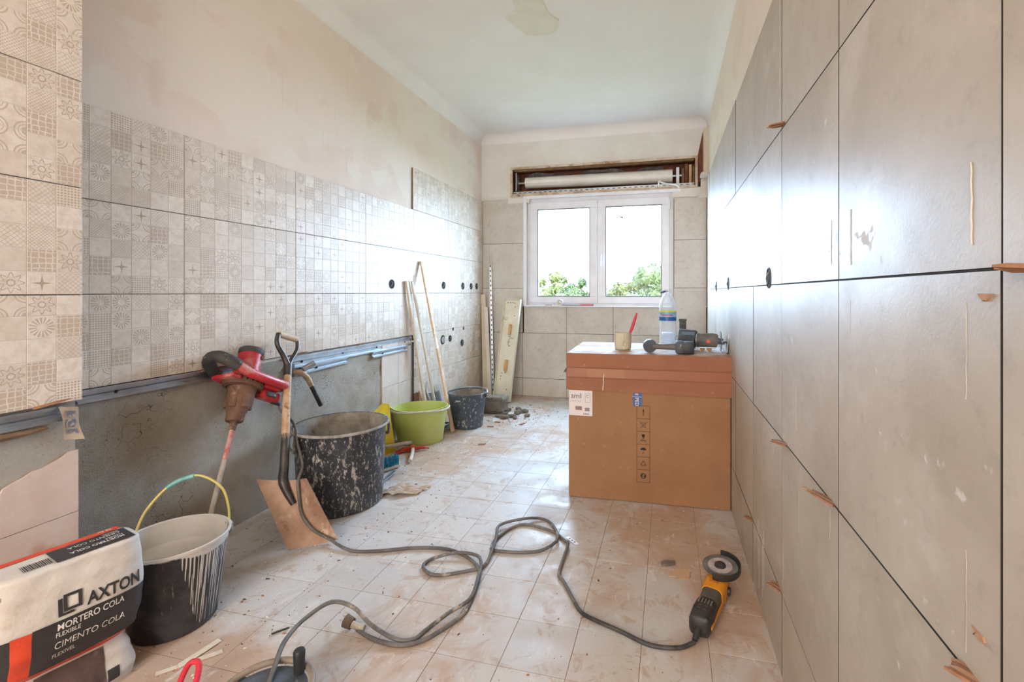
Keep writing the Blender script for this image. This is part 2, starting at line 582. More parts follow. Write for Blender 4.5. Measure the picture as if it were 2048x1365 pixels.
G = .0026   # joint
PT = .447
rowz = [0.0, .235, .680, 1.124, 1.568, 2.012]
cols = [.555 + PT * k for k in range(-3, 8)]
rdir = Vector((.0085, -1, 0)).normalized()
nrm = rdir.cross(Vector((0, 0, 1)))
for zi in range(5):
    z0, z1 = rowz[zi], rowz[zi + 1]
    for k in range(len(cols)):
        y0 = cols[k]
        y1 = min(y0 + PT, 3.795)
        if y1 - y0 < .02:
            continue
        w = y1 - y0 - G
        h = z1 - z0 - G * (1 if zi else .5)
        jx = random.uniform(-.0006, .0006)
        o = Vector((xr(y1) + .011 + jx, y1 - G / 2, z0 + (G / 2 if zi else .001)))
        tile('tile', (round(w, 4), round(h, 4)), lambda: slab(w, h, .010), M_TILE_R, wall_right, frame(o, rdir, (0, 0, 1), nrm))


def mosaic(w, h, ox=0.0, oy=0.0):
    """ceramic tile moulded as a field of small squares, cut to w x h starting at ox, oy of the full tile"""
    mb = MB()
    q = 1 / 15
    th, gz, b = .009, .0076, .0016
    xs = [ox] + [k * q for k in range(0, 12) if ox + .004 < k * q < ox + w - .004] + [ox + w]
    ys = [oy] + [k * q for k in range(0, 8) if oy + .004 < k * q < oy + h - .004] + [oy + h]
    for i in range(len(xs) - 1):
        for j in range(len(ys) - 1):
            x0, x1, y0, y1 = xs[i], xs[i + 1], ys[j], ys[j + 1]
            bb = min(b, (x1 - x0) / 4, (y1 - y0) / 4)
            mb.ring_loft([[(x0, y0, gz), (x1, y0, gz), (x1, y1, gz), (x0, y1, gz)],
                          [(x0 + bb, y0 + bb, th), (x1 - bb, y0 + bb, th), (x1 - bb, y1 - bb, th), (x0 + bb, y1 - bb, th)]], False, True)
    a = [(ox, oy), (ox + w, oy), (ox + w, oy + h), (ox, oy + h)]
    mb.ring_loft([[(x, y, 0) for x, y in a], [(x, y, gz) for x, y in a]], False, False)
    return mb


TH_ = 1 / 3
FACE_L = -1.974 - .009


def mtile(y0, y1, z0, z1, cut_lo_y=0.0, cut_lo_z=0.0, xface=FACE_L, parent=None):
    w, h = y1 - y0 - G, z1 - z0 - G
    M = frame((xface, y0 + G / 2 - cut_lo_y, z0 + G / 2 - cut_lo_z), (0, 1, 0), (0, 0, 1), (1, 0, 0))
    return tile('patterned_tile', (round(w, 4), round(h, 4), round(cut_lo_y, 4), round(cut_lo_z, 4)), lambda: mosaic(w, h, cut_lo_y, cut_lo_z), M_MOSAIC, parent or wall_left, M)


lc = [.931, 1.531, 2.132, 2.734, 3.336, 3.940, 4.544, 4.757]
zr = [.762, 1.094, 1.428, 1.762, 2.096]
mtile(1.155, 1.531, zr[0], zr[1], .224)
mtile(1.155, 1.531, zr[1], zr[2], .224)
mtile(1.155, 1.531, zr[2], zr[3], .224)
for i in range(1, 7):
    for j in range(3):
        mtile(lc[i], lc[i + 1], zr[j], zr[j + 1])
for i in range(4, 7):
    mtile(lc[i], lc[i + 1], zr[3], zr[4])
    mtile(lc[i], lc[i + 1], .428, .762)
    mtile(lc[i], lc[i + 1], .095, .428)
    mtile(lc[i], lc[i + 1], .001, .095, 0, .238)
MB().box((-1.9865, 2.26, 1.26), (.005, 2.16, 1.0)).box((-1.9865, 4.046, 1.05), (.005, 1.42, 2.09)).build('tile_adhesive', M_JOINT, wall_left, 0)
# strip of old glazed tiles left beside the bare render
for (y0, y1) in ((2.925, 3.125), (3.127, 3.322)):
    for (z0, z1) in ((.0, .116), (.118, .417), (.419, .722)):
        w, h = y1 - y0, z1 - z0
        tile('old_tile', (round(w, 3), round(h, 3)), lambda: slab(w, h, .008), M_OLD, wall_left, frame((-1.985, y0, z0), (0, 1, 0), (0, 0, 1), (1, 0, 0)))

# pillar in the near left corner
PX = -1.79
pillar = struct('wall_pillar', MB().box(((XL - .02 + PX - .014) / 2, -.67, 1.4), (abs(XL - .02 - PX + .014), 3.46, 2.8)), M_RENDER, 'pillar in the near left corner, patterned tiles over broken plaster', 'wall')
pc = [1.072 - .6 * k for k in range(0, 3)]
for j, (z0, z1) in enumerate([(.763, 1.093), (1.093, 1.428), (1.428, 1.762), (1.762, 2.096), (2.096, 2.43)]):
    for k in range(2):
        mtile(pc[k + 1], pc[k], z0, z1, xface=PX - .009, parent=pillar)
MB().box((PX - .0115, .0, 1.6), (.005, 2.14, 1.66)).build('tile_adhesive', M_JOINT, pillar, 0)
# old pale tiles on the foot of the pillar, broken along a ragged edge
pt = [(1.064, .0), (1.064, .612), (1.03, .602), (.985, .585), (.945, .577), (.915, .560), (.893, .553), (.888, .53), (.872, .512), (.85, .505), (.82, .50), (.76, .49), (.70, .487), (.62, .478), (.62, 0)]
for (a, b) in ((.418, .70), (.122, .416), (.0, .120)):
    for (y0, y1) in ((.62, .766), (.768, 1.064)):
        n = 14
        top = []
        for i in range(n + 1):
            y = y0 + (y1 - y0) * i / n
            zz = .6
            for q in range(1, len(pt) - 2):
                if pt[q + 1][0] <= y <= pt[q][0]:
                    f = (y - pt[q + 1][0]) / max(pt[q][0] - pt[q + 1][0], 1e-6)
                    zz = pt[q + 1][1] * (1 - f) + pt[q][1] * f
            top.append((y, max(a + .004, min(b, zz + random.uniform(-.004, .004)))))
        mb = MB()
        mb.prism([(y0, a), (y1, a)] + top[::-1], 0, .007, frame((PX - .013, 0, 0), (0, 1, 0), (0, 0, 1), (1, 0, 0)))
        mb.build('old_tile', pm('old_pinkish_tile', (214, 196, 184), .55, var=((204, 180, 164), 6), dirt=((192, 150, 124), 5, .56, .72), dirt2=((228, 222, 216), 40, .68, .74), bump=(25, .2)), pillar, 0)

# ------------------------------------------------------------------ floor tiles, 20 cm
FP = .2035
fm = {}
nx0, ny0 = -.4905, 1.4985
for i in range(-8, 5):
    for j in range(-5, 17):
        x0, y0 = nx0 + i * FP, ny0 + j * FP
        x1, y1 = min(x0 + FP, XR), min(y0 + FP, YB)
        x0 = max(x0, XL)
        if x1 - x0 < .01 or y1 - y0 < .01:
            continue
        w, h = x1 - x0 - .0018, y1 - y0 - .0018
        tile('tile', (round(w, 3), round(h, 3), 'f'), lambda: slab(w, h, .005, .0006), M_FLOOR, floor, Matrix.Translation((x0 + .0009, y0 + .0009, -.005 + random.uniform(-.0004, .0003))))

# ------------------------------------------------------------------ back wall with window opening and shutter box
wb = MB()
T = .26
yc = YB + T / 2


def wbx(x0, x1, z0, z1, y0=YB, y1=YB + T):
    wb.box(((x0 + x1) / 2, (y0 + y1) / 2, (z0 + z1) / 2), (x1 - x0, y1 - y0, z1 - z0))


WX0, WX1, WZ0, WZ1 = -1.475, .036, .962, 2.10
SX0, SX1, SZ0, SZ1 = -1.645, .262, 2.135, 2.43
wbx(-2.1, .45, SZ1, 2.8)
wbx(-2.1, SX0, 0, SZ1)
wbx(SX0, WX0, 0, SZ0)
wbx(WX1, .45, 0, SZ0)
wbx(.30, .45, SZ0, SZ1)
wbx(WX0, WX1, 0, WZ0)
wbx(WX0, WX1, WZ1, SZ0)
wbx(SX0, .30, SZ0, SZ1, YB + .22, YB + T)
wall_back = struct('wall_back', wb, M_WPLASTER, 'far wall around the window, white plaster over grey tiles', 'wall')
BY = 4.748 + .009
bz = [.001, .191, .671, 1.146, 1.626, 2.10]


def btile(x0, x1, z0, z1):
    w, h = x1 - x0 - G, z1 - z0 - G
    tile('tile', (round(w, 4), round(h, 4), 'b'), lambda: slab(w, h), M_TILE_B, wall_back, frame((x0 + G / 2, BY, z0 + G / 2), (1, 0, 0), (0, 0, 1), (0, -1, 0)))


for j in range(5):
    btile(-1.972, -1.517 if j < 2 else -1.50, bz[j], bz[j + 1])
for j in range(3):
    z1 = bz[j + 1] if j < 2 else .955
    for x0, x1 in ((-1.517, -1.037), (-1.037, -.553), (-.553, -.07), (-.07, .352)):
        if j == 2 and x0 > -.1:
            btile(-.07, .045, bz[2], z1)
            btile(.045, .352, bz[2], 1.146)
            continue
        btile(x0, x1, bz[j], z1)
btile(.048, .352, 1.146, 1.618)
btile(.048, .352, 1.618, 2.03)
MB().box((-.8, 4.7585, .48), (2.36, .003, .955)).box((-1.74, 4.7585, 1.5), (.48, .003, 1.2)).box((.2, 4.7585, 1.5), (.31, .003, 1.06)).build('tile_adhesive', M_JOINT, wall_back, 0)
# filler bands between tiles and shutter box
MB().box((-1.56, 4.752, 2.085), (.24, .008, .06), bev=.002).box((.19, 4.752, 2.085), (.32, .008, .09), bev=.002).build('filler_band', pm('white_filler', (226, 222, 214), .85, var=((212, 206, 196), 7), bump=(30, .4)), wall_back, 0)

# coves between walls and ceiling
def cove(name, path_a, path_b, inward, label):
    mb = MB()
    n = 6
    pr = []
    r = .095
    for k in range(n + 1):
        a = math.pi / 2 * k / n
        pr.append((r * (1 - math.sin(a)), -r * (1 - math.cos(a))))
    pr = [(.0, 0)] + [(p[0], p[1]) for p in pr] + [(0, -r)]
    rings = []
    for P in (path_a, path_b):
        rings.append([(P[0] + inward[0] * d, P[1] + inward[1] * d, ZC + z) for d, z in pr[1:]] + [(P[0] - inward[0] * .01, P[1] - inward[1] * .01, ZC - r), (P[0] - inward[0] * .01, P[1] - inward[1] * .01, ZC + .01)])
    mb.ring_loft(rings, True, True)
    return tag(mb.build(name, M_CEIL, smooth=40), label, 'cornice', kind='structure')


cove('trim_1', (XL, YN, 0), (XL, YB, 0), (1, 0), 'plaster cove between the left wall and the ceiling')
cove('trim_2', (XL, YB, 0), (XR, YB, 0), (0, -1), 'plaster cove above the window wall')
cove('trim_3', (XR, YN, 0), (XR, YB, 0), (-1, 0), 'plaster cove between the right wall and the ceiling')

# ------------------------------------------------------------------ window
def mat_glass():
    t = NT('window_glass')
    t.t.nodes.remove(t.b)
    fr = t.n('ShaderNodeFresnel', {'IOR': 1.45})
    mx = t.n('ShaderNodeMixShader')
    t.t.links.new(t.ma('MULTIPLY', fr.outputs[0], .22), mx.inputs[0])
    t.t.links.new(t.n('ShaderNodeBsdfTransparent', {'Color': (.97, .985, .98, 1)}).outputs[0], mx.inputs[1])
    t.t.links.new(t.n('ShaderNodeBsdfGlossy', {'Roughness': .02}).outputs[0], mx.inputs[2])
    t.t.links.new(mx.outputs[0], t.t.nodes['Material Output'].inputs[0])
    return t.m


M_GLASS = mat_glass()
M_RUBBER = pm('grey_seal', (120, 122, 126), .6)


def rect_frame(mb, x0, x1, z0, z1, y0, y1, w, bev=.004):
    for c, d in ((((x0 + x1) / 2, (z0 + w / 2)), (x1 - x0, w)), (((x0 + x1) / 2, (z1 - w / 2)), (x1 - x0, w)),
                 ((x0 + w / 2, (z0 + z1) / 2), (w, z1 - z0 - 2 * w)), ((x1 - w / 2, (z0 + z1) / 2), (w, z1 - z0 - 2 * w))):
        mb.box((c[0], (y0 + y1) / 2, c[1]), (d[0], y1 - y0, d[1]), bev=bev)
    return mb


win = tag(empty('window_1'), 'white two-leaf window with trees outside', 'window', kind='structure')
rect_frame(MB(), -1.480, .041, .957, 2.105, 4.795, 4.865, .053).build('frame', M_WHITE, win)
for x0, x1, gx0, gx1 in ((-1.44, -.7185, -1.355, -.80), (-.7155, .002, -.629, -.073)):
    s = MB()
    y0, y1 = 4.775, 4.835
    zz0, zz1, gz0, gz1 = .990, 2.058, 1.060, 1.980
    for a, b, c_, d in ((x0, x1, zz0, gz0), (x0, x1, gz1, zz1), (x0, gx0, gz0, gz1), (gx1, x1, gz0, gz1)):
        s.box(((a + b) / 2, (y0 + y1) / 2, (c_ + d) / 2), (b - a, y1 - y0, d - c_), bev=.003)
    sash = s.build('sash', M_WHITE, win)
    rect_frame(MB(), gx0 - .004, gx1 + .004, gz0 - .004, gz1 + .004, y0 - .002, y0 + .012, .010, .002).build('glazing_bead', M_RUBBER, sash)
    MB().box(((gx0 + gx1) / 2, 4.80, (gz0 + gz1) / 2), (gx1 - gx0 + .004, .006, gz1 - gz0 + .004)).build('pane', M_GLASS, sash, 0)
    hx = x0 - .004 if x0 < -1 else x1 + .004
    for hz in (1.05, 1.98):
        MB().cyl((hx, 4.772, hz - .045), (hx, 4.772, hz + .045), .008, n=10).build('hinge', M_WHITE, sash)
    if x0 > -1:
        h = MB().box((-.679, 4.768, 1.47), (.026, .016, .07), bev=.004, seg=2)
        h.tube([(-.679, 4.762, 1.485), (-.679, 4.74, 1.487), (-.679, 4.732, 1.47), (-.678, 4.732, 1.37)], [.009, .009, .010, .008], 10, 4)
        h.build('handle', M_WHITE, sash)
# protection stickers left on the panes
STK = pm('clear_sticker', (236, 238, 238), .4)
STKD = pm('dark_sticker_corner', (58, 66, 70), .6)
stick = MB()
for gx, gz, w, h in ((-1.245, 1.755, .085, .13), (-.57, 1.74, .105, .145)):
    for a, b, c_, d in ((gx, gx + .004, gz, gz + h * .6), (gx + w, gx + w + .004, gz, gz + h * .5), (gx, gx + w, gz, gz + .003)):
        stick.box(((a + b) / 2, 4.7955, (c_ + d) / 2), (b - a, .001, d - c_))
stick.build('sticker_edge', STK, win, 0)
MB().add([(-.525, 4.7955, 1.885), (-.458, 4.7955, 1.88), (-.458, 4.7955, 1.838), (-.47, 4.7955, 1.862)], [(0, 1, 2, 3)]).build('sticker_corner', STKD, win, 0)
MB().box((-1.157, 4.7955, 1.79), (.008, .001, .075)).build('sticker_corner', STKD, win, 0)
MB().box((-.72, 4.745, .958), (1.535, .06, .012), bev=.003).build('sill', M_WHITE, win)
MB().box((-1.492, 4.7535, 1.53), (.036, .012, 1.15), bev=.003).build('casing', M_WHITE, win)
MB().box((-.70, 4.7535, 2.113), (1.62, .012, .036), bev=.003).build('casing', M_WHITE, win)

# ------------------------------------------------------------------ opened roller shutter box above the window
sb = empty('shutter_box', None, 'opened roller shutter box in the wall above the window', 'shutter box')
MB().box((-.692, YB + .212, 2.28), (1.90, .012, .29)).box((-.692, YB + .11, 2.4245), (1.90, .21, .010)).box((-1.639, YB + .11, 2.28), (.010, .21, .285)).box((.256, YB + .11, 2.28), (.010, .21, .285)).box((-.692, YB + .11, 2.1415), (1.90, .21, .010)).build('brick_lining', M_BRICK, sb, 0)
fr_ = MB()
rect_frame(fr_, -1.652, .272, 2.126, 2.438, 4.738, 4.7575, .024, .002)
fr_.build('wooden_frame', pm('painted_wood_frame', (214, 202, 184), .7, var=((176, 146, 118), 9), dirt=((134, 96, 70), 10, .6, .7)), sb)
MB().box((-.69, 4.79, 2.408), (1.86, .05, .018), bev=.003).build('timber_rail', M_WOODDK, sb)
rl = MB()
rl.cyl((-1.51, 4.86, 2.292), (.035, 4.86, 2.278), .060, .068, n=28)
rol = rl.build('roller', pm('shutter_slats', (240, 238, 232), .5, var=((226, 222, 214), 5)), sb)
for k in range(4):
    a = R(130 + k * 34)
    MB().box((-.737, 4.86 + .0615 * math.cos(a), 2.285 + .0615 * math.sin(a)), (1.545, .0012, .0012), rot=Matrix.Rotation(.0091, 4, 'Y')).build('slat_joint', M_RUBBER, rol, 0)
MB().cyl((-1.62, 4.86, 2.293), (-1.51, 4.86, 2.292), .014, n=12).build('axle', M_GALV, sb)
MB().cyl((.035, 4.86, 2.278), (.15, 4.86, 2.277), .02, n=12).build('axle', M_GALV, sb)
MB().box((-1.60, 4.84, 2.29), (.012, .12, .20), bev=.002).build('bracket', M_GALV, sb)
st = MB().box((-.69, 4.752, 2.160), (1.86, .004, .034))
for k in range(34):
    st.box((-1.60 + .0555 * k, 4.749, 2.162), (.028, .004, .006), mi=1)
st.build('perforated_strip', [M_GALV, pm('slot_dark', (52, 50, 50), .8)], sb, 0)
for k, (x, w, h, m_) in enumerate(((.085, .03, .20, M_WHITE), (.135, .022, .19, M_WOODDK), (.168, .030, .23, M_BRICK), (.205, .026, .22, M_WOODRAW), (.236, .02, .20, M_WOODDK))):
    MB().box((x, 4.83, 2.15 + h / 2), (w, .05, h), bev=.002).build('batten', m_, sb)
foil = MB()
foil.grid(lambda u, v: (-1.50 + 1.45 * u, 4.93 - .03 * math.sin(9 * u + 3 * v) * (1 - v) - .02 * v, 2.39 + .02 * math.sin(14 * u) * v - .05 * (1 - v) + .012 * math.sin(31 * u)), 40, 3)
foil.build('torn_insulation', pm('torn_foil', (128, 124, 126), .5, .3, var=((90, 78, 72), 20), bump=(30, .8, .01)), sb)
MB().tube([(-.10, 4.74, 2.15), (-.095, 4.73, 2.20), (-.07, 4.74, 2.19), (-.02, 4.74, 2.175), (.06, 4.735, 2.16), (.10, 4.74, 2.13)], .009, 8, 4).build('strap', M_WHITE, sb)
# broken-out corner between shutter box and right wall
MB().prism([(.268, 2.135), (.345, 2.30), (.345, 2.68), (.318, 2.66), (.272, 2.44)], 0, .006, frame((0, 4.757, 0), (1, 0, 0), (0, 0, 1), (0, -1, 0))).build('exposed_brick', M_BRICK, wall_back, 0)
MB().box((.3435, 4.66, 2.44), (.047, .16, .43), bev=.003).build('corner_post', pm('beige_post', (208, 194, 170), .8, var=((196, 180, 156), 6)), wall_right)
MB().box((.325, 4.60, 2.205), (.075, .10, .035), bev=.006).cyl((.30, 4.55, 2.215), (.35, 4.55, 2.20), .014, n=10).build('plaster_lump', M_DUSTW, wall_right)
MB().prism([(.275, 2.02), (.36, 2.02), (.36, 2.22), (.318, 2.20)], 0, .03, frame((0, 4.757, 0), (1, 0, 0), (0, 0, 1), (0, -1, 0))).build('plaster_lump', M_DUSTW, wall_back, 0)

# ------------------------------------------------------------------ outdoors: tree tops seen through the panes
LEAF = []
for nm, a, b in (('leaves_yellow_green', (150, 172, 84), (112, 140, 58)), ('leaves_mid_green', (128, 160, 84), (96, 128, 62)), ('leaves_pale_green', (166, 184, 110), (128, 154, 78))):
    t = NT(nm)
    oi = t.n('ShaderNodeNewGeometry')
    c = t.mix(oi.outputs['Random Per Island'], lin(a), lin(b))
    LEAF.append(t.out(t.mix(1.0, c, (.15, .105, .055, 1), 'MULTIPLY'), .6, 0, None, .2))
BARK = pm('tree_bark', (96, 80, 64), .9, var=((70, 58, 46), 8))
trees = [(-6.6, 19, 1.35, 1.5, 0, 'yellow-green tree top at the left edge of the left pane'), (-4.75, 20, 1.95, 1.45, 2, 'pale rounded tree top in the middle of the left pane'),
         (-3.45, 18.5, 1.60, 1.1, 1, 'mid-green tree top at the right of the left pane'), (-2.35, 20.5, 1.55, 1.0, 0, 'small yellow-green tree top at the left of the right pane'),
         (-1.35, 19.5, 1.85, .95, 2, 'pale tree top in the middle of the right pane'), (-.25, 18, 2.40, 1.2, 1, 'tallest green tree top at the right of the right pane'),
         (1.9, 19, 2.3, 1.6, 0, 'tree top outside beyond the right window jamb'), (-8.9, 20, 1.5, 1.5, 1, 'tree top outside beyond the left window jamb')]
for x, y, top, r, k, lab in trees:
    tr = empty('tree', TR(x, y, -8), lab, 'tree', 'trees outside the window')
    MB().tube([(0, 0, 0), (.1, .05, 3.5), (0, 0, 7.2 + top)], [.2, .15, .06], 10, 4).build('trunk', BARK, tr)
    mb = MB()
    rnd = random.Random(int(x * 100))
    blobs = []
    for q in range(46):
        a, b = rnd.uniform(0, 6.283), rnd.uniform(-1, 1)
        rr = r * rnd.uniform(.45, .98)
        blobs.append((rr * math.cos(a) * math.sqrt(1 - b * b), rr * math.sin(a) * math.sqrt(1 - b * b), 8 + top - r * 1.25 + rr * b * 1.2, r * rnd.uniform(.16, .28)))
    blobs.append((0, 0, 8 + top - r * 1.35, r * .72))
    blobs += [(rnd.uniform(-1, 1) * r * 1.2, rnd.uniform(-.4, .4), 8 + top - r * rnd.uniform(1.3, 2.2), r * rnd.uniform(.45, .65)) for q in range(10)]
    blobs += [(rnd.uniform(-1, 1) * r * .75, rnd.uniform(-.5, .5), 8 + top - r * rnd.uniform(.55, 1.1), r * rnd.uniform(.28, .42)) for q in range(9)]
    for bx_, by_, bz_, br in blobs:
        n1, n2 = 12, 8
        ph = [rnd.uniform(0, 6.28) for q in range(4)]
        rings = []
        for j in range(1, n2):
            b = math.pi * j / n2
            rings.append([(bx_ + br * .74 * (1 + .22 * math.sin(5 * a + ph[0] + 3 * b) * math.sin(4 * b + ph[1])) * math.sin(b) * math.cos(a),
                           by_ + br * .74 * (1 + .22 * math.sin(4 * a + ph[2]) * math.sin(5 * b + ph[3])) * math.sin(b) * math.sin(a), bz_ + br * .74 * math.cos(b)) for a in [2 * math.pi * q / n1 for q in range(n1)]])
        mb.ring_loft(rings)
        for q in range(150):
            d = Vector((rnd.gauss(0, 1), rnd.gauss(0, 1), rnd.gauss(0, 1))).normalized()
            p = Vector((bx_, by_, bz_)) + d * br * rnd.uniform(.6, 1.0)
            t1 = d.orthogonal().normalized()
            t1 = Matrix.Rotation(rnd.uniform(0, 6.28), 3, d) @ t1
            t2 = (d.cross(t1) + d * rnd.uniform(.1, .9)).normalized()
            L, w = rnd.uniform(.10, .22), rnd.uniform(.03, .055)
            mb.add([p - t1 * w, p + t2 * L * .4 - t1 * w * .2, p + t2 * L, p + t1 * w], [(0, 1, 2, 3)])
    me = bpy.data.meshes.new('foliage')
    me.from_pydata(mb.v, [], mb.f)
    me.materials.append(LEAF[k])
    put('foliage', me, tr)
gr = MB().box((-3, 30, -8.2), (90, 48, .4))
struct('ground_outside', gr, pm('dry_grass_ground', (120, 118, 84), .95, var=((96, 100, 66), .3)), 'dry grassy ground far below the window', 'ground')

# ------------------------------------------------------------------ left wall fittings
def profile_bar(name, y0, y1, zc, x, h, label, cat='metal profile', tilt=0.0, group=None, holes=True):
    """galvanised C section screwed along the wall"""
    o = empty(name, Matrix.Translation((x, y0, zc)) @ Matrix.Rotation(tilt, 4, 'X'), label, cat, group)
    L = y1 - y0
    d = .016
    pr = [(0, -h / 2), (d, -h / 2), (d, -h / 2 + .008), (d * .75, -h / 2 + .008), (d * .75, -h / 2 + .012), (.004, -h / 2 + .012), (.004, -.003), (.007, 0), (.004, .003), (.004, h / 2 - .012), (d * .75, h / 2 - .012), (d * .75, h / 2 - .008), (d, h / 2 - .008), (d, h / 2), (0, h / 2)]
    mb = MB()
    mb.prism(pr, 0, L, frame((0, 0, 0), (1, 0, 0), (0, 0, 1), (0, 1, 0)))
    mb.build('channel', M_GALV, o, 0)
    k = .12
    while holes and k < L - .03:
        MB().cyl((.004, k, random.uniform(-.01, .01)), (.009, k, 0), .005, n=8).build('screw', pm('dark_screw', (70, 68, 66), .5, .6), o)
        k += random.uniform(.28, .42)
    return o


profile_bar('metal_profile', 1.165, 1.80, .738, -1.985, .046, 'galvanised profile along the wall left of the red mixer', tilt=0)
profile_bar('metal_profile', 2.06, 3.30, .722, -1.985, .066, 'long galvanised profile under the tiles between shovel and laths')
profile_bar('metal_profile', 2.17, 2.55, .668, -1.984, .040, 'short offcut of galvanised profile beside the tap', tilt=.02)
profile_bar('metal_profile', 2.80, 3.24, .672, -1.977, .040, 'short galvanised profile above the old white tiles')
profile_bar('metal_profile', .30, 1.02, .734, -1.802, .046, 'galvanised profile on the near pillar')
tag(MB().tube([(-1.783, .55, .708), (-1.785, .75, .702), (-1.784, .86, .700), (-1.786, .93, .697), (-1.789, .985, .700)], [.008, .009, .010, .008, .004], 8, 4).build('wooden_stick', M_WOODDK), 'bent wooden stick under the profile on the near pillar', 'stick')
# torn paper strip hanging on the pillar corner
pp = MB()
pp.grid(lambda u, v: (-1.779 + .006 * math.sin(5 * v + 2 * u), 1.005 + .045 * u + .018 * v, .757 - .105 * v - .01 * u), 4, 8)
pap = tag(pp.build('paper_strip', pm('brown_paper', (190, 174, 156), .9, var=((170, 150, 130), 20))), 'crumpled paper strip printed with signs hanging on the near pillar', 'paper')
for k, (a, b) in enumerate(((.12, .30), (.38, .62), (.68, .82))):
    m = MB()
    m.grid(lambda u, v: (-1.7775 + .006 * math.sin(5 * (a + (b - a) * v) + 2 * (.2 + .6 * u)), 1.005 + .045 * (.2 + .6 * u) + .018 * (a + (b - a) * v), .757 - .105 * (a + (b - a) * v) - .01 * (.2 + .6 * u)), 3, 3)
    m.build('printed_sign', pm('faded_blue_print', (112, 112, 122), .9, dirt=((190, 174, 156), 60, .5, .6)), pap)


def splinter(o, M, L, w, seed, label, group=None, n=4, mat=None):
    """wedge of split wood: a few ragged slivers"""
    rnd = random.Random(seed)
    e = empty(o, M, label, 'wood wedge', group)
    for k in range(n):
        y = (k - (n - 1) / 2) * w / n
        l = L * rnd.uniform(.65, 1.0)
        t0, t1 = w / n * rnd.uniform(.7, 1.1), .0015
        mb = MB()
        mb.ring_loft([[(-.012, y - t0 / 2, -.0022), (-.012, y + t0 / 2, -.0022), (-.012, y + t0 / 2, .0022), (-.012, y - t0 / 2, .0022)],
                      [(l * .6, y - t0 / 2, -.0018 + rnd.uniform(-.002, .002)), (l * .6, y + t0 / 2, -.001), (l * .6, y + t0 / 2, .003), (l * .6, y - t0 / 2, .003)],
                      [(l, y - t0 * .25, -.0006), (l, y + t0 * .2, -.0006), (l, y + t0 * .2, t1), (l, y - t0 * .25, t1)]], True, True)
        mb.build('sliver', mat or (M_WEDGE if k % 2 else M_WEDGE2), e, 0)
    return e


M_WEDGE = pm('split_wood', (156, 112, 82), .85, var=((120, 80, 56), 40), bump=(80, .4))
M_WEDGE2 = pm('split_wood_pale', (182, 142, 112), .85, var=((160, 112, 80), 30), bump=(80, .4))


def right_wedge(y, z, L, w, tw, label, seed):
    # local x points out of the wall towards the room and a little to the window, local y along the joint
    x = Vector((-.72, .62, tw)).normalized()
    yv = Vector((.0085, -1, 0)).normalized()
    zv = x.cross(yv).normalized()
    yv = zv.cross(x)
    splinter('wood_wedge', frame((xr(y) - .004, y, z), x, yv, zv), L, w, seed, label, 'wooden wedges in the right wall joints')


right_wedge(1.425, 1.573, .05, .03, .05, 'topmost wooden wedge, in the upper joint of the right wall', 1)
right_wedge(.505, 1.122, .03, .035, .05, 'split wooden wedge at the right edge of the photo, in the eye-level joint', 2)
right_wedge(1.40, .682, .045, .03, .02, 'wooden wedge in the lower right wall joint nearest the carton', 3)
right_wedge(1.035, .682, .055, .035, .22, 'splintered wooden wedge at the middle vertical seam of the right wall', 4)
right_wedge(1.90, .236, .03, .025, .12, 'small low wooden wedge in the bottom joint near the carton', 5)
right_wedge(1.48, .237, .03, .03, .1, 'low wooden wedge in the bottom joint beside the yellow grinder', 6)
right_wedge(.60, .684, .022, .03, .05, 'wooden wedge at the lower right corner of the photo', 7)
for i, (y, z) in enumerate(((.578, 1.095), (.59, .735))):
    m = MB()
    pts = [(math.cos(a) * (.008 + .005 * math.sin(3 * a + i)), math.sin(a) * (.006 + .003 * math.cos(2 * a)), 0) for a in [k * math.pi / 6 for k in range(12)]]
    m.prism([(p[0], p[1]) for p in pts], 0, .002, frame((xr(y) + .0005, y, z), (0, -1, 0), (0, 0, 1), (-1, 0, 0)))
    m.build('mortar_smear', M_WEDGE2, wall_right, 0)


def wall_box(M, r, label, group, plug=False):
    o = empty('electrical_box', M, label, 'wall box', group)
    MB().lathe([(r * 1.0, .0), (r * 1.0, .0022), (r * .90, .0028), (r * .86, .0012)], 20).build('rim', pm('box_rim', (60, 56, 54), .7), o)
    MB().lathe([(r * .88, .0008), (.0001, .0008)], 20).build('cavity', pm('dark_cavity', (20, 19, 19), .9), o)
    if plug:
        MB().lathe([(r * .72, .001), (r * .70, .006), (.0001, .007)], 18).build('cap', M_GALV, o)
    m = MB()
    m.tube([(-r * .4, -r * .5, .001), (-.1 * r, 0, .008), (r * .2, r * .5, .002)], .0022, 6, 3)
    m.build('wire', pm('grey_wire', (150, 144, 138), .6), o)
    return o


FL = lambda y, z: frame((-1.9738, y, z), (0, 1, 0), (0, 0, 1), (1, 0, 0))
for y, z, r, lab, plug in ((3.036, 1.162, .035, 'round wall box above the laths, nearest to the camera on the left wall', False), (3.844, 1.165, .035, 'second round wall box in the upper row, right of the laths', False),
                           (4.248, 1.164, .035, 'third round wall box in the upper row', False), (4.445, 1.164, .033, 'fourth round wall box in the upper row', False), (4.585, 1.166, .033, 'round wall box next to the window corner, last of the upper row', False),
                           (3.829, .676, .042, 'larger round wall box with a metal cap, right of the longest lath', True), (3.972, .674, .030, 'lower wall box directly right of the capped one', False),
                           (4.034, .756, .016, 'small pipe hole above the lower wall boxes, left of the pair', False), (4.265, .746, .016, 'small pipe hole above the lower wall boxes, right of the pair', False), (4.23, .607, .033, 'lowest wall box on the left wall, left of the corner boards', False)):
    wall_box(FL(y, z), r, lab, 'wall boxes in the left wall', plug)
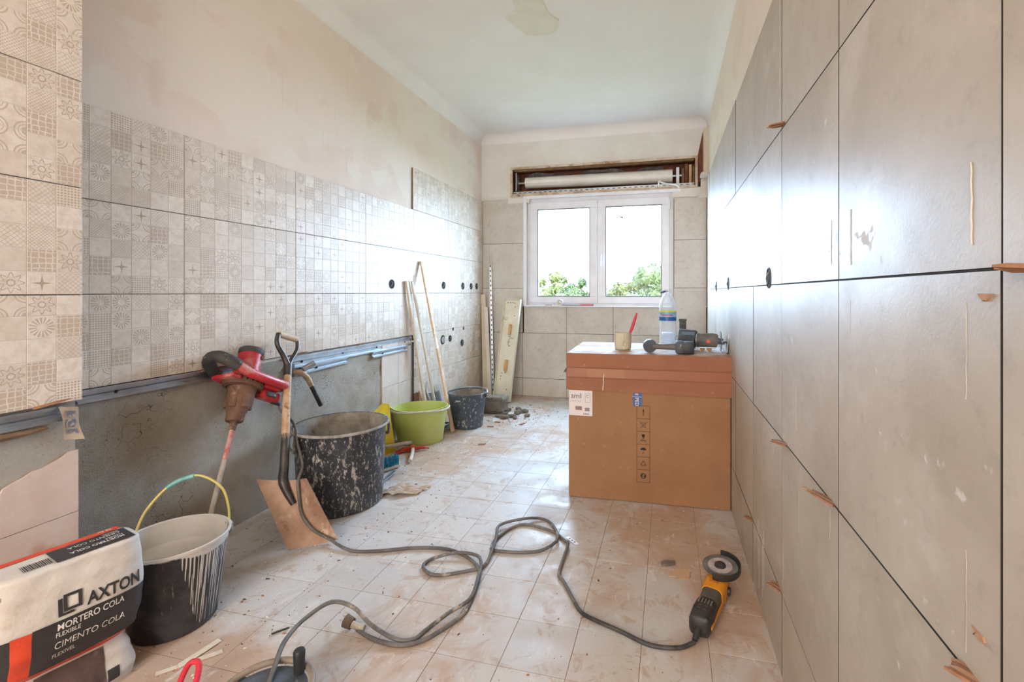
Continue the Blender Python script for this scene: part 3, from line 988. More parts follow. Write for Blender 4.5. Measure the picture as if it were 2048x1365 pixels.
for y, z, r, lab in ((1.62, 1.147, .034, 'black round wall box in the right wall, nearest of three'), (2.60, 1.147, .034, 'black round wall box in the right wall, middle of three'), (3.18, 1.14, .034, 'black round wall box in the right wall, farthest of three')):
    wall_box(frame((xr(y) + .0008, y, z), rdir, (0, 0, 1), nrm), r, lab, 'wall boxes in the right wall')

# tap connection on the bare wall
tp = empty('water_tap', TR(-1.986, 2.11, .68), 'dusty wall tap with a short black hose beside the shovel', 'tap')
MB().box((.012, -.01, 0), (.024, .03, .07), bev=.004).build('wall_plate', pm('dull_zinc', (128, 130, 132), .5, .7, var=((100, 100, 100), 30), dirt=((176, 164, 148), 20, .55, .7)), tp)
MB().tube([(.02, .0, -.01), (.05, .015, -.012), (.062, .05, -.05), (.068, .075, -.10)], [.013, .014, .015, .013], 12, 4).build('elbow', pm('dirty_brass', (186, 152, 112), .7, .2, var=((200, 184, 160), 30), bump=(60, .4)), tp)
MB().cyl((.05, .03, .0), (.075, .085, .03), .016, .015, n=12).build('valve_cap', M_GALV, tp)
MB().cyl((.068, .072, -.095), (.085, .125, -.215), .0125, .0125, n=14).build('hose', M_BLACKP, tp)
MB().tube([(.068, .07, -.10), (.06, .02, -.105), (.05, -.02, -.12), (.05, -.025, -.15)], .0016, 6, 4).build('wire', pm('pale_wire', (206, 198, 186), .6), tp)

# ------------------------------------------------------------------ cement bag
M_BAG = pm('bag_paper_white', (216, 211, 205), .6, var=((200, 192, 184), 8), dirt=((196, 180, 160), 6, .55, .75), bump=(16, .35, .012))
M_BAGK = pm('bag_print_black', (48, 47, 50), .5, var=((58, 56, 58), 10), dirt=((140, 132, 124), 60, .68, .76))
M_BAGR = pm('bag_print_red', (222, 78, 48), .5, var=((206, 68, 42), 10), dirt=((190, 150, 130), 50, .68, .76))
M_BAGW = pm('bag_print_white', (226, 222, 216), .6)
M_BAGPHOTO = pm('bag_print_picture', (104, 84, 78), .5, var=((62, 50, 48), 9), dirt=((170, 152, 142), 5, .55, .62))
bag = empty('cement_bag', frame((-1.558, .896, 0), (.259, .966, 0), (-.966, .259, 0), (0, 0, 1)), 'white black and red paper bag of tile mortar in the near left corner', 'cement bag')
BH = .40
BV = [0, .08, .2, .30, .40, .55, .72, .88, 1.0]
BA = [.146, .150, .140, .126, .144, .152, .154, .150, .145]
BB = [.070, .078, .070, .058, .074, .080, .080, .074, .066]
BO = [.045, .044, .046, .046, .022, .010, .004, .002, .0]


def lerp(T_, V_, v):
    v = max(0, min(1, v))
    for i in range(len(T_) - 1):
        if v <= T_[i + 1]:
            f = (v - T_[i]) / (T_[i + 1] - T_[i])
            f = f * f * (3 - 2 * f)
            return V_[i] * (1 - f) + V_[i + 1] * f
    return V_[-1]


def wr(x, z):
    return .0028 * math.sin(24 * x + 18 * z) * math.sin(45 * z + 9 * x) + .0006 * math.sin(90 * x - 40 * z)


def bag_front(x, z, off=0.0):
    v = z / BH
    a, b, o = lerp(BV, BA, v), lerp(BV, BB, v), lerp(BV, BO, v)
    s = max(-1, min(1, x / a))
    return (a * s * (1 + off), o - b * (1 - abs(s) ** 4) ** .25 - off - (wr(x, z) if abs(s) < .97 else 0) * (1 - abs(s) ** 6), z)


bm_ = MB()
rings = []
NB = 64
for i in range(81):
    v = i / 80
    a, b, o = lerp(BV, BA, v), lerp(BV, BB, v), lerp(BV, BO, v)
    ring = []
    for k in range(49):
        q = math.sin(math.pi / 2 * (-1 + k / 24) * .985) / math.sin(math.pi / 2 * .985)
        ring.append(bag_front(a * q, v * BH))
    for k in range(1, 24):
        q = math.cos(math.pi * k / 24)
        ring.append((a * q, o + b * (1 - q ** 4) ** .25, v * BH))
    rings.append(ring)
for sc_, dz in ((.97, .006), (.85, .009), (.5, .010), (.1, .010)):
    rings.append([(p[0] * sc_, p[1] * sc_, BH + dz) for p in rings[80]])
bm_.ring_loft(rings)
bm_.build('paper_sack', M_BAG, bag, 60)


def front_panel(x0, x1, z0, z1, mat, name='printed_panel', off=.0016, nx=40, nz=24):
    MB().grid(lambda u, v: bag_front(x0 + (x1 - x0) * u, z0 + (z1 - z0) * v, off), nx, nz).build(name, mat, bag, 60)


front_panel(-.078, .150, .152, .272, M_BAGK)
front_panel(-.150, -.114, .152, .268, M_BAGK)
front_panel(-.113, -.079, .124, .270, M_BAGR)
front_panel(-.140, .135, .124, .151, M_BAGR)
front_panel(-.062, .070, .010, .118, M_BAGPHOTO)
front_panel(.074, .100, .020, .052, M_BAGK)


def on_front(x0, z0, off=.0026):
    return lambda x, y: bag_front(x0 + x * .70, z0 + y, off)


put_text('lettering', 'AXTON', on_front(.020, .283), M_BAGK, bag, .045, .0012)
put_text('lettering', 'MORTERO COLA', on_front(-.036, .247), M_BAGW, bag, .0245, .0004)
put_text('lettering', 'FLEXIBLE', on_front(-.038, .230), M_BAGW, bag, .0165, .0002)
put_text('lettering', 'CIMENTO COLA', on_front(-.040, .199), M_BAGW, bag, .0268)
put_text('lettering', 'FLEXIVEL', on_front(-.042, .176), M_BAGW, bag, .0155)
put_text('lettering', 'Interiores y exteriores, pared y suelo', on_front(-.050, .1405), M_BAGW, bag, .0068)
put_text('lettering', 'y fachadas, Válido para calefacción', on_front(-.050, .1335), M_BAGW, bag, .0062)
put_text('lettering', 'radiante', on_front(-.050, .127), M_BAGW, bag, .0062)
lg = MB()
for x0, x1, z0, z1 in ((-.024, .010, .3235, .331), (-.024, -.017, .289, .3235), (.003, .010, .289, .3235), (-.017, .003, .289, .296), (-.034, -.026, .281, .324), (-.026, -.005, .281, .287)):
    lg.grid(lambda u, v: bag_front(x0 + (x1 - x0) * u, z0 + (z1 - z0) * v, .0026), 4, 2)
lg.build('logo', M_BAGK, bag, 0)


def on_top(x, y, off=.0012):
    r_ = max(abs(x) / .145, abs(y) / .068)
    return (x, y, BH + .010 + off - (.0045 if r_ > .86 else 0) * (r_ - .86) / .14)


def top_panel(x0, x1, y0, y1, mat, name='printed_panel'):
    MB().grid(lambda u, v: on_top(x0 + (x1 - x0) * u, y0 + (y1 - y0) * v), 8, 4).build(name, mat, bag, 60)


top_panel(-.118, .122, .036, .060, M_BAGR)
top_panel(-.030, .128, -.054, .032, M_BAGK)
put_text('lettering', 'MORTERO COLA', lambda x, y: on_top(.112 - x * .78, -.020 - y, .002), M_BAGW, bag, .0185, .0003)
put_text('lettering', 'FLEXIBLE', lambda x, y: on_top(.112 - x * .78, -.008 - y, .002), M_BAGW, bag, .0120, .0001)
put_text('lettering', 'CIMENTO COLA', lambda x, y: on_top(.112 - x * .78, .014 - y, .002), M_BAGW, bag, .0185)
put_text('lettering', 'FLEXIVEL', lambda x, y: on_top(.112 - x * .78, .024 - y, .002), M_BAGW, bag, .0105)
put_text('lettering', '25 kg', lambda x, y: on_top(.108 - x, .053 - y, .002), M_BAGW, bag, .014, .0003)
bc = MB()
xx = -.086
for k in range(15):
    w = .0012 + .0014 * ((k * 7) % 3) / 2
    bc.add([on_top(xx, -.045, .0018), on_top(xx + w, -.045, .0018), on_top(xx + w, -.005, .0018), on_top(xx, -.005, .0018)], [(0, 1, 2, 3)])
    xx += w + .0016
bc.build('barcode', M_BAGK, bag, 0)
# torn open valve at the end of the bag
vl = MB()
rings = []
for i, (x, r_) in enumerate(((-.085, .030), (-.12, .034), (-.155, .038), (-.175, .040))):
    rings.append([(x + .004 * math.sin(3 * a + i), -.028 + r_ * .9 * math.cos(a), .368 + r_ * .85 * math.sin(a) + .004 * math.sin(2 * a)) for a in [2 * math.pi * k / 20 for k in range(20)]])
for i, (x, r_) in enumerate(((-.172, .036), (-.13, .030), (-.10, .02))):
    rings.append([(x, -.028 + r_ * .9 * math.cos(a), .368 + r_ * .85 * math.sin(a)) for a in [2 * math.pi * k / 20 for k in range(20)]])
vl.ring_loft(rings)
vl.build('torn_valve', pm('kraft_paper_lining', (206, 188, 162), .8, var=((168, 132, 98), 22), bump=(25, .4, .005)), bag, 60)


# ------------------------------------------------------------------ buckets
def bucket_shell(h, rt, rb, lip, th=.004, bottom=.004):
    return [(.0001, 0), (rb * .96, 0), (rb, .006), (rb + (rt - rb) * .92, h * .92), (rt, h - .012), (rt + lip, h - .010), (rt + lip + .001, h - .002), (rt + lip - .002, h), (rt - th, h - .002), (rb + (rt - rb) * .5 - th, h * .5), (rb - th, bottom + .004), (.0001, bottom)]


def mat_drips():
    t = NT('black_bucket_white_drips')
    co = t.coord()
    xyz = t.n('ShaderNodeSeparateXYZ', {0: co})
    z = xyz.outputs[2]
    ang = t.ma('ARCTAN2', xyz.outputs[1], xyz.outputs[0])
    c = t.mix(t.rng(t.noise(co, 14, 5, .7), .4, .7), lin((40, 41, 46)), lin((66, 66, 70)))
    c = t.mix(t.rng(t.noise(t.scalev(co, (40, 40, 5)), 1.6, 4, .7), .60, .72, 0, .7), c, lin((150, 146, 142)))
    av = t.n('ShaderNodeCombineXYZ', {0: t.ma('MULTIPLY', ang, 14.0), 1: t.ma('MULTIPLY', z, 2.0)})
    run = t.noise(av.outputs[0], 2.0, 2, .4)
    # drips hang from the rim, long on the window side, short elsewhere
    side = t.rng(t.ma('COSINE', t.ma('SUBTRACT', ang, .35)), .55, .92)
    lim = t.ma('SUBTRACT', .262, t.ma('MULTIPLY', t.ma('MULTIPLY', t.rng(run, .50, .60), side), .23))
    lim = t.ma('SUBTRACT', lim, t.ma('MULTIPLY', side, .022))
    lim = t.ma('ADD', lim, t.ma('MULTIPLY', t.noise(co, 22, 3), .02))
    c = t.mix(t.rng(t.ma('SUBTRACT', z, lim), -.003, .003), c, lin((206, 200, 194)))
    return t.out(c, t.rng(t.noise(co, 20, 4), .3, .7, .35, .6), 0, t.bump(t.noise(co, 60, 4), .2, .002), .5)


mbk = empty('mortar_bucket', TR(-1.610, 1.215), 'black bucket coated with white mortar beside the cement bag, yellow wire handle', 'bucket')
MB().lathe(bucket_shell(.285, .153, .118, .004), 40).build('bucket_shell', mat_drips(), mbk, 40)
ML = pm('wet_white_mortar', (204, 198, 190), .7, var=((190, 182, 172), 6), bump=(25, .3, .004))
MB().lathe([(.137, .215), (.128, .205), (.08, .192), (.0001, .188)], 36).build('mortar', ML, mbk, 50)
coat = MB().lathe([(.1470, .2835), (.1430, .255), (.1340, .205)], 40)
coat.build('mortar_coating', ML, mbk, 50)
MB().box((.070, .137, .262), (.05, .018, .04), bev=.006, rot=Matrix.Rotation(R(-28), 4, 'Z')).build('handle_lug', pm('mortar_stained_lug', (70, 70, 74), .7, var=((180, 176, 170), 30)), mbk)
hp = [(-.136, -.03, .262), (-.136, -.02, .30), (-.12, .0, .36), (-.08, .04, .425), (-.03, .08, .452), (.01, .105, .440), (.05, .13, .395), (.065, .14, .33), (.068, .142, .272)]
YW = pm('yellow_wire', (206, 188, 84), .45, var=((190, 176, 110), 20))
MB().tube(hp, .004, 8, 6).build('wire_handle', YW, mbk)
MB().tube([(-.082, .038, .423), (-.055, .06, .442), (-.022, .085, .452)], .0075, 10, 4).build('tape', pm('teal_tape', (56, 140, 140), .5, var=((130, 178, 172), 30)), mbk)


def mat_splash(name, col, spl, lo=.56, hi=.66, sc=26, st=(1, 1, .35), side=None):
    t = NT(name)
    co = t.coord()
    c = t.mix(t.rng(t.noise(co, 7, 5, .7), .35, .7), lin(col), lin(tuple(min(255, v + 18) for v in col)))
    f = t.rng(t.noise(t.scalev(co, st), sc, 6, .72), lo, hi)
    if side is not None:
        xyz = t.n('ShaderNodeSeparateXYZ', {0: co})
        f = t.ma('MULTIPLY', f, t.rng(t.noise(co, 5, 3), .28, .5))
    c = t.mix(f, c, lin(spl))
    c = t.mix(t.rng(t.noise(t.scalev(co, st), sc * 3.0, 4, .6), .60, .66, 0, .9), c, lin(spl))
    return t.out(c, t.ma('MAXIMUM', .45, t.ma('MULTIPLY', f, .8)), 0, t.bump(f, .3, .001), .5)


M_TUB = mat_splash('splashed_black_tub', (40, 41, 47), (172, 164, 154), .55, .63, 44, (1, 1, .45), 1)
M_RESIDUE = pm('mortar_residue', (164, 156, 144), .9, var=((116, 106, 94), 8), dirt=((70, 62, 56), 14, .6, .72), bump=(30, .5, .004))
tub = empty('mixing_tub', TR(-1.678, 2.121), 'large black mortar tub with dried splashes behind the shovel', 'tub')
MB().lathe([(.0001, 0), (.196, 0), (.206, .008), (.209, .10), (.222, .385), (.224, .396), (.234, .398), (.237, .406), (.234, .414), (.222, .413), (.217, .38), (.203, .10), (.198, .012), (.0001, .012)], 48).build('tub_shell', M_TUB, tub, 45)
MB().lathe([(.2215, .4125), (.2155, .38), (.2075, .19)], 48).build('residue_coating', M_RESIDUE, tub, 50)
MB().lathe([(.206, .20), (.19, .16), (.10, .14), (.0001, .138)], 40).build('mortar', M_RESIDUE, tub, 50)
for ang in (238, 58):
    a = R(ang)
    M = Matrix.Rotation(a, 4, 'Z')
    h = MB()
    h.tube([(.222, -.052, .385), (.236, -.050, .372), (.237, -.046, .330), (.235, -.030, .318), (.235, .030, .318), (.237, .046, .330), (.236, .050, .372), (.222, .052, .385)], .0075, 8, 3, M=M)
    h.build('handle', pm('residue_rim', (150, 142, 132), .9, var=((60, 58, 58), 20)), tub)
rim = MB()
rim.tube([(.2335 * math.cos(2 * math.pi * k / 48), .2335 * math.sin(2 * math.pi * k / 48), .407) for k in range(48)], .0072, 8, closed=True)
rim.build('rim', pm('mortar_rim', (176, 168, 158), .85, var=((120, 112, 104), 14)), tub, 60)

# green oval mop bucket
gb = empty('green_bucket', TR(-1.79, 3.125, 0, 30), 'lime green plastic bucket with a pale handle beside the black tub', 'bucket')


def oval(h, a, b, n=48, spout=0.0):
    r_ = []
    for k in range(n):
        t_ = 2 * math.pi * k / n
        s_ = 1 + spout * math.exp(-((t_ - math.pi) / .32) ** 2)
        r_.append((a * math.cos(t_) * s_, b * math.sin(t_), h + spout * .10 * math.exp(-((t_ - math.pi) / .32) ** 2)))
    return r_


M_LIME = pm('lime_plastic', (186, 200, 104), .45, var=((196, 204, 128), 5), dirt=((206, 198, 166), 7, .58, .75), dirt2=((150, 140, 110), 60, .68, .75))
g = MB()
g.ring_loft([oval(0, .155, .128), oval(.006, .160, .132), oval(.235, .192, .164, spout=.06), oval(.250, .196, .168, spout=.10), oval(.258, .200, .172, spout=.12), oval(.259, .193, .165, spout=.12), oval(.235, .187, .159, spout=.06), oval(.012, .154, .126)], True, True)
g.build('bucket_shell', M_LIME, gb, 50)
MB().tube([(.207 * math.cos(t_), -.186 * math.sin(t_) - .004, .247 + .010 * math.sin(t_) ** 6) for t_ in [R(180 * k / 16) for k in range(17)]], .0075, 8, 2).build('handle', pm('dusty_white_handle', (206, 200, 184), .6, var=((188, 180, 160), 12)), gb)
for s_ in (-1, 1):
    MB().box((.203 * s_, 0, .236), (.012, .03, .030), bev=.004).build('lug', M_LIME, gb)

# dark blue-grey builder's bucket
db = empty('builders_bucket', TR(-1.616, 3.566), 'dark blue-grey splashed bucket in front of the leaning boards', 'bucket')
MB().lathe(bucket_shell(.284, .156, .124, .004), 40).build('bucket_shell', mat_splash('splashed_dark_bucket', (62, 72, 84), (186, 184, 180), .60, .70, 22, (1, 1, .6), 1), db, 40)
MB().lathe([(.152, .280), (.146, .24), (.140, .17)], 40).build('residue_coating', M_RESIDUE, db, 50)
MB().lathe([(.141, .18), (.10, .165), (.0001, .16)], 36).build('mortar', M_RESIDUE, db, 50)
MB().box((.156, .02, .262), (.02, .05, .028), bev=.004).build('handle_lug', M_BLACKP, db)
MB().tube([(.166, .02, .258), (.13, .10, .292), (.05, .155, .290), (-.05, .155, .290), (-.13, .09, .292), (-.163, .0, .262)], .0035, 8, 5).build('wire_handle', M_GALV, db)
MB().box((-.01, -.1555, .236), (.04, .004, .012), bev=.001).build('moulded_mark', pm('pale_mark', (168, 168, 166), .7), db)

# ------------------------------------------------------------------ shovel
sh = empty('shovel', None, 'square shovel with rusty blade leaning on the wall before the tub', 'shovel')
B0, B1 = Vector((-1.571, 1.655, .003)), Vector((-1.425, 1.778, .003))
T0, T1 = Vector((-1.790, 1.706, .262)), Vector((-1.585, 1.775, .258))
nb = (B1 - B0).cross(T0 - B0).normalized()
if nb.x < 0:
    nb = -nb


def blade(u, v, o=0.0):
    p = (B0 * (1 - u) + B1 * u) * (1 - v) + (T0 * (1 - u) + T1 * u) * v
    e = abs(2 * u - 1)
    return tuple(p + nb * (.020 * e ** 3 - .012 * (1 - e * e) * v - o + (.012 * math.exp(-((u - .5) / .08) ** 2) * max(0, v - .35) / .65)))


mb = MB()
n = 16
top = [blade(i / n, j / 12) for j in range(13) for i in range(n + 1)]
bot = [blade(i / n, j / 12, .0022) for j in range(13) for i in range(n + 1)]
K = len(top)
fs = []
for j in range(12):
    for i in range(n):
        a = j * (n + 1) + i
        fs += [(a, a + 1, a + n + 2, a + n + 1), (K + a, K + a + n + 1, K + a + n + 2, K + a + 1)]
for i in range(n):
    fs += [(i, K + i, K + i + 1, i + 1), (12 * (n + 1) + i, 12 * (n + 1) + i + 1, K + 12 * (n + 1) + i + 1, K + 12 * (n + 1) + i)]
for j in range(12):
    a, b = j * (n + 1), j * (n + 1) + n
    fs += [(a, a + n + 1, K + a + n + 1, K + a), (b, K + b, K + b + n + 1, b + n + 1)]
mb.add(top + bot, fs)
mb.build('blade', pm('rusty_steel', (156, 120, 96), .6, .25, var=((192, 160, 136), 7), dirt=((134, 94, 70), 10, .55, .72), dirt2=((206, 182, 162), 9, .58, .7), bump=(40, .3)), sh, 60)
hA, hB = Vector((-1.685, 1.750, .262)), Vector((-1.897, 2.002, .835))
hd = (hB - hA).normalized()
M_STEELDK = pm('dark_tool_steel', (64, 62, 62), .45, .6, var=((90, 84, 78), 16), dirt=((150, 124, 100), 12, .6, .72))
MB().tube([blade(.5, .62, -.004), tuple(hA + hd * -.02 + nb * .004), tuple(hA + hd * .06), tuple(hA + hd * .20)], [.012, .021, .0195, .0175], 14, 4).build('socket', M_STEELDK, sh)
MB().tube([tuple(hA + hd * .10), tuple(hA + hd * .30), tuple(hA + hd * .50)], .0175, 14, 3).build('shaft', pm('worn_ash_wood', (176, 132, 96), .6, var=((206, 176, 144), 12), dirt=((120, 84, 60), 16, .6, .72)), sh)
gx = Vector((.0, .94, -.33)).normalized()
gA, gB = Vector((-1.905, 1.945, .893)), Vector((-1.905, 2.066, .852))
yb = hA + hd * .50
yk = MB()
yk.tube([tuple(yb - hd * .01), tuple(yb + hd * .05)], .019, 14)
yk.tube([tuple(yb + hd * .04), tuple(yb + hd * .085 - gx * .028), tuple(gA - hd * .055 - gx * .004), tuple(gA)], [.015, .013, .012, .012], 10, 5, flat=1.0)
yk.tube([tuple(yb + hd * .04), tuple(yb + hd * .085 + gx * .026), tuple(gB - hd * .055 + gx * .002), tuple(gB)], [.013, .011, .010, .010], 10, 5)
yk.build('yoke', M_STEELDK, sh)
MB().tube([tuple(gA + gx * .004), tuple((gA + gB) / 2), tuple(gB - gx * .004)], [.016, .0175, .016], 14, 4).build('grip', pm('pale_wood_grip', (208, 186, 158), .6, var=((188, 162, 132), 16)), sh)

# ------------------------------------------------------------------ mortar mixer leaning in the corner behind the bucket
sd = (Vector((-1.845, 1.645, .535)) - Vector((-1.775, 1.480, .215))).normalized()
mx_x = Vector((.03, .912, -.41))
mx_x = (mx_x - sd * mx_x.dot(sd)).normalized()
mx_y = sd.cross(mx_x)
mixer = empty('mortar_mixer', frame((-1.845, 1.645, .535), mx_x, mx_y, sd), 'red electric mortar mixer with a long stirring shaft leaning on the wall', 'mixer')
M_RED = pm('mixer_red', (196, 44, 56), .4, var=((178, 38, 46), 8), dirt=((200, 160, 146), 9, .46, .72), dirt2=((128, 92, 70), 16, .58, .72))
M_GEAR = pm('dusty_gear_casting', (120, 88, 68), .75, .1, var=((92, 66, 52), 12), dirt=((160, 124, 98), 14, .55, .72), bump=(40, .3))
M_GRIPK = pm('dusty_black_rubber', (52, 52, 54), .7, var=((74, 70, 66), 14), dirt=((186, 176, 164), 26, .62, .72))
MB().lathe([(.0001, .0), (.032, .0), (.035, .004), (.036, .035), (.038, .04), (.052, .075), (.055, .13), (.060, .150), (.0001, .150)], 24).build('gear_housing', M_GEAR, mixer, 40)
for a in (20, 80, 140, 200, 260, 320):
    MB().box((.048 * math.cos(R(a)), .048 * math.sin(R(a)), .09), (.012, .030, .07), bev=.004, rot=Matrix.Rotation(R(a), 4, 'Z')).build('housing_rib', M_GEAR, mixer)
MB().lathe([(.060, .148), (.076, .154), (.080, .168), (.080, .188), (.070, .200), (.0001, .2)], 28, sx=1.12, sy=.95).build('vent_ring', M_GEAR, mixer, 40)
for k in range(22):
    a = R(-170 + k * 16)
    MB().box((.0885 * math.cos(a), .0755 * math.sin(a), .178), (.006, .006, .018), rot=Matrix.Rotation(a, 4, 'Z')).build('vent_slot', pm('slot_black', (24, 22, 22), .8), mixer, 0)
# motor
mo = MB().lathe([(.056, .185), (.054, .215), (.050, .245), (.049, .315), (.0485, .325)], 28)
mo.build('motor_housing', M_RED, mixer, 40)
MB().lathe([(.0515, .312), (.0525, .318), (.0525, .334), (.049, .339), (.046, .336), (.0001, .334)], 28).build('motor_cap', M_GRIPK, mixer, 40)
for a in (-60, 10):
    MB().cyl((.047 * math.cos(R(a)), .047 * math.sin(R(a)), .30), (.056 * math.cos(R(a)), .056 * math.sin(R(a)), .30), .012, n=14).build('brush_cap', M_GEAR, mixer)
# frame with two handles: a long ring around the motor
rg = []
for k in range(40):
    t_ = 2 * math.pi * k / 40
    rg.append((.02 + .195 * math.copysign(abs(math.cos(t_)) ** .8, math.cos(t_)), .082 * math.copysign(abs(math.sin(t_)) ** .85, math.sin(t_)), .205 + .012 * math.cos(2 * t_) + .035 * max(0, -math.cos(t_) - .3)))
MB().tube(rg, .021, 12, closed=True).build('handle_frame', M_RED, mixer, 60)
MB().tube([rg[k % 40] for k in range(13, 27)], .0255, 12).build('rubber_grip', M_GRIPK, mixer, 60)
MB().tube([rg[k % 40] for k in range(-3, 4)], .0235, 12).build('grip_end', pm('dusty_grey_rubber', (150, 146, 142), .7, var=((120, 114, 108), 18)), mixer, 60)
MB().box((-.09, .0, .176), (.05, .12, .020), bev=.008, seg=2).build('front_plate', M_RED, mixer)
MB().box((.105, .0, .180), (.10, .125, .030), bev=.008, seg=2).build('rear_plate', M_RED, mixer)
MB().box((.125, -.02, .145), (.11, .05, .045), bev=.012, seg=2).build('switch_housing', M_RED, mixer)
MB().box((.118, -.05, .146), (.055, .016, .024), bev=.004).build('switch', M_GRIPK, mixer)
MB().tube([(.16, -.02, .130), (.185, -.02, .128), (.205, -.02, .125)], [.014, .012, .008], 10, 3).build('cord_sleeve', M_GRIPK, mixer)
MB().cyl((0, 0, .006), (0, 0, -.035), .017, .013, n=14).build('chuck', M_GEAR, mixer)
MB().cyl((0, 0, -.03), (0, 0, -.16), .0095, n=12).build('shaft_red_section', pm('red_shaft_paint', (178, 60, 60), .6, var=((196, 170, 156), 20), dirt=((198, 184, 172), 14, .5, .7)), mixer)
MB().cyl((0, 0, -.16), (0, 0, -.545), .0095, n=12).build('shaft', pm('mortar_caked_steel', (182, 172, 160), .8, var=((150, 138, 124), 16), bump=(40, .4)), mixer)
pd = MB()
pd.tube([(.05 * math.cos(a), .05 * math.sin(a), -.47 - .012 * k) for k, a in enumerate([R(60 * q) for q in range(7)])], .006, 8, 3)
pd.box((.025, 0, -.47), (.05, .008, .012)).box((.025, .0, -.54), (.05, .008, .012))
pd.build('paddle', pm('mortar_caked_steel', (182, 172, 160)), mixer)

# ------------------------------------------------------------------ big carton by the right wall
M_CARD = pm('cardboard', (158, 117, 82), .8, var=((148, 107, 74), 4), dirt=((186, 142, 108), 30, .62, .75), bump=(120, .08))
M_CARDLID = pm('cardboard_lid', (158, 104, 78), .75, var=((148, 96, 70), 4), dirt=((186, 140, 112), 26, .62, .75), bump=(120, .08))
M_INK = pm('black_ink', (44, 38, 34), .8)
M_PAPERW = pm('label_paper', (222, 214, 214), .6)
BW, BD = .825, .56
rz = 1.6
box = empty('cardboard_box', TR(-.525, 2.462, 0, rz), 'large brown carton with handling symbols against the right tiled wall', 'carton')
b = MB()
N = 10
# body with a slightly bulging front
fr = lambda u, v: (BW * u, -.006 * math.sin(math.pi * u) * math.sin(math.pi * v), .004 + .70 * v)
b.grid(fr, 12, 10)
b.grid(lambda u, v: (BW * u, BD, .004 + .70 * v), 2, 2)
b.grid(lambda u, v: (0, BD * u, .004 + .70 * v), 2, 2)
b.grid(lambda u, v: (BW, BD * u, .004 + .70 * v), 2, 2)
b.grid(lambda u, v: (BW * u, BD * v, .004), 2, 2)
b.build('carton_body', M_CARD, box, 30)
lid = MB()
lz0, lz1 = .575, .775
lid.add([(-.010, -.010, lz0 + .006), (BW + .008, -.012, lz0 - .004), (BW + .008, BD + .01, lz0), (-.010, BD + .01, lz0),
         (-.010, -.008, lz1), (BW + .008, -.008, lz1), (BW + .004, BD + .005, lz1), (-.010, BD + .005, lz1)],
        [(0, 1, 5, 4), (1, 2, 6, 5), (2, 3, 7, 6), (3, 0, 4, 7)])
lo_ = lid.build('lid_sides', M_CARDLID, box, 0)
tp_ = MB()
tp_.grid(lambda u, v: (-.010 + (BW + .016) * u, -.008 + (BD + .013) * v, lz1 + .0005 - .004 * math.sin(math.pi * u) * math.sin(math.pi * v)), 8, 8)


def mat_boxtop():
    t = NT('mortar_dusted_card')
    co = t.coord()
    c = t.mix(t.rng(t.noise(co, 6, 4, .7), .42, .56), lin((190, 150, 118)), lin((220, 214, 208)))
    c = t.mix(t.rng(t.noise(co, 90, 4, .7), .64, .7), c, lin((90, 76, 64)))
    c = t.mix(t.rng(t.noise(co, 22, 4, .7), .6, .7, 0, .7), c, lin((170, 152, 132)))
    return t.out(c, .8, 0, t.bump(t.noise(co, 60, 4), .4, .003), .3)


tp_.build('lid_top', mat_boxtop(), box, 40)
MB().box((BW / 2, -.0118, .672), (BW + .012, .0006, .046)).build('packing_tape', pm('clear_brown_tape', (156, 100, 74), .3), lo_, 0)
MB().box((.20, -.0128, .672), (.20, .0006, .044)).build('packing_tape', pm('clear_tape', (168, 120, 92), .22), lo_, 0)
MB().add([(.183, -.0135, .583), (.187, -.0135, .583), (.192, -.0135, .668), (.189, -.0135, .668)], [(0, 1, 2, 3)]).build('torn_edge', M_PAPERW, lo_, 0)
MB().box((BW / 2, -.0122, .700), (BW + .01, .0008, .0012)).box((BW / 2, -.0122, .645), (BW + .01, .0008, .0012)).build('crease', pm('card_crease', (140, 90, 62), .8), lo_, 0)
tear = MB()
tear.grid(lambda u, v: (-.012 - .03 * v - .006 * math.sin(7 * u), .05 + .05 * u, .70 - .05 * v + .008 * math.sin(9 * u + 3 * v)), 5, 5)
tear.build('torn_label', M_PAPERW, lo_, 40)


def F(x, z, o=.0):
    u, v = x / BW, (z - .004) / .70
    return (x, -.006 * math.sin(math.pi * max(0, min(1, u))) * math.sin(math.pi * max(0, min(1, v))) - .0012 - o, z)


def fpanel(x0, x1, z0, z1, mat, name, o=0.0, par=None):
    return MB().grid(lambda u, v: F(x0 + (x1 - x0) * u, z0 + (z1 - z0) * v, o), 6, 6).build(name, mat, par or box, 30)


lab = fpanel(.001, .128, .440, .575, M_PAPERW, 'shipping_label')
M_DKGREY = pm('label_grey_print', (84, 80, 82), .7)
put_text('lettering', 'aml', lambda x, y: F(.010 + x, .532 + y, .0008), M_DKGREY, lab, .042, -.0004)
put_text('lettering', 'aml', lambda x, y: F(.0103 + x, .532 + y, .0009), M_DKGREY, lab, .042, -.0002)
put_text('lettering', 'touch feel', lambda x, y: F(.014 + x, .514 + y, .0008), pm('label_pale_print', (168, 162, 162), .7), lab, .013)
fpanel(.036, .072, .470, .490, pm('label_brown_picture', (150, 122, 112), .7), 'label_picture', .0008, lab)
bb = MB()
for k in range(9):
    x0 = .088 + k * .0029
    bb.add([F(x0, .465, .0008), F(x0 + .0017, .465, .0008), F(x0 + .0017, .484, .0008), F(x0, .484, .0008)], [(0, 1, 2, 3)])
for k in range(4):
    x0 = .080 + k * .008
    bb.add([F(x0, .447, .0008), F(x0 + .005, .447, .0008), F(x0 + .005, .453, .0008), F(x0, .453, .0008)], [(0, 1, 2, 3)])
bb.build('barcode', M_DKGREY, lab, 0)


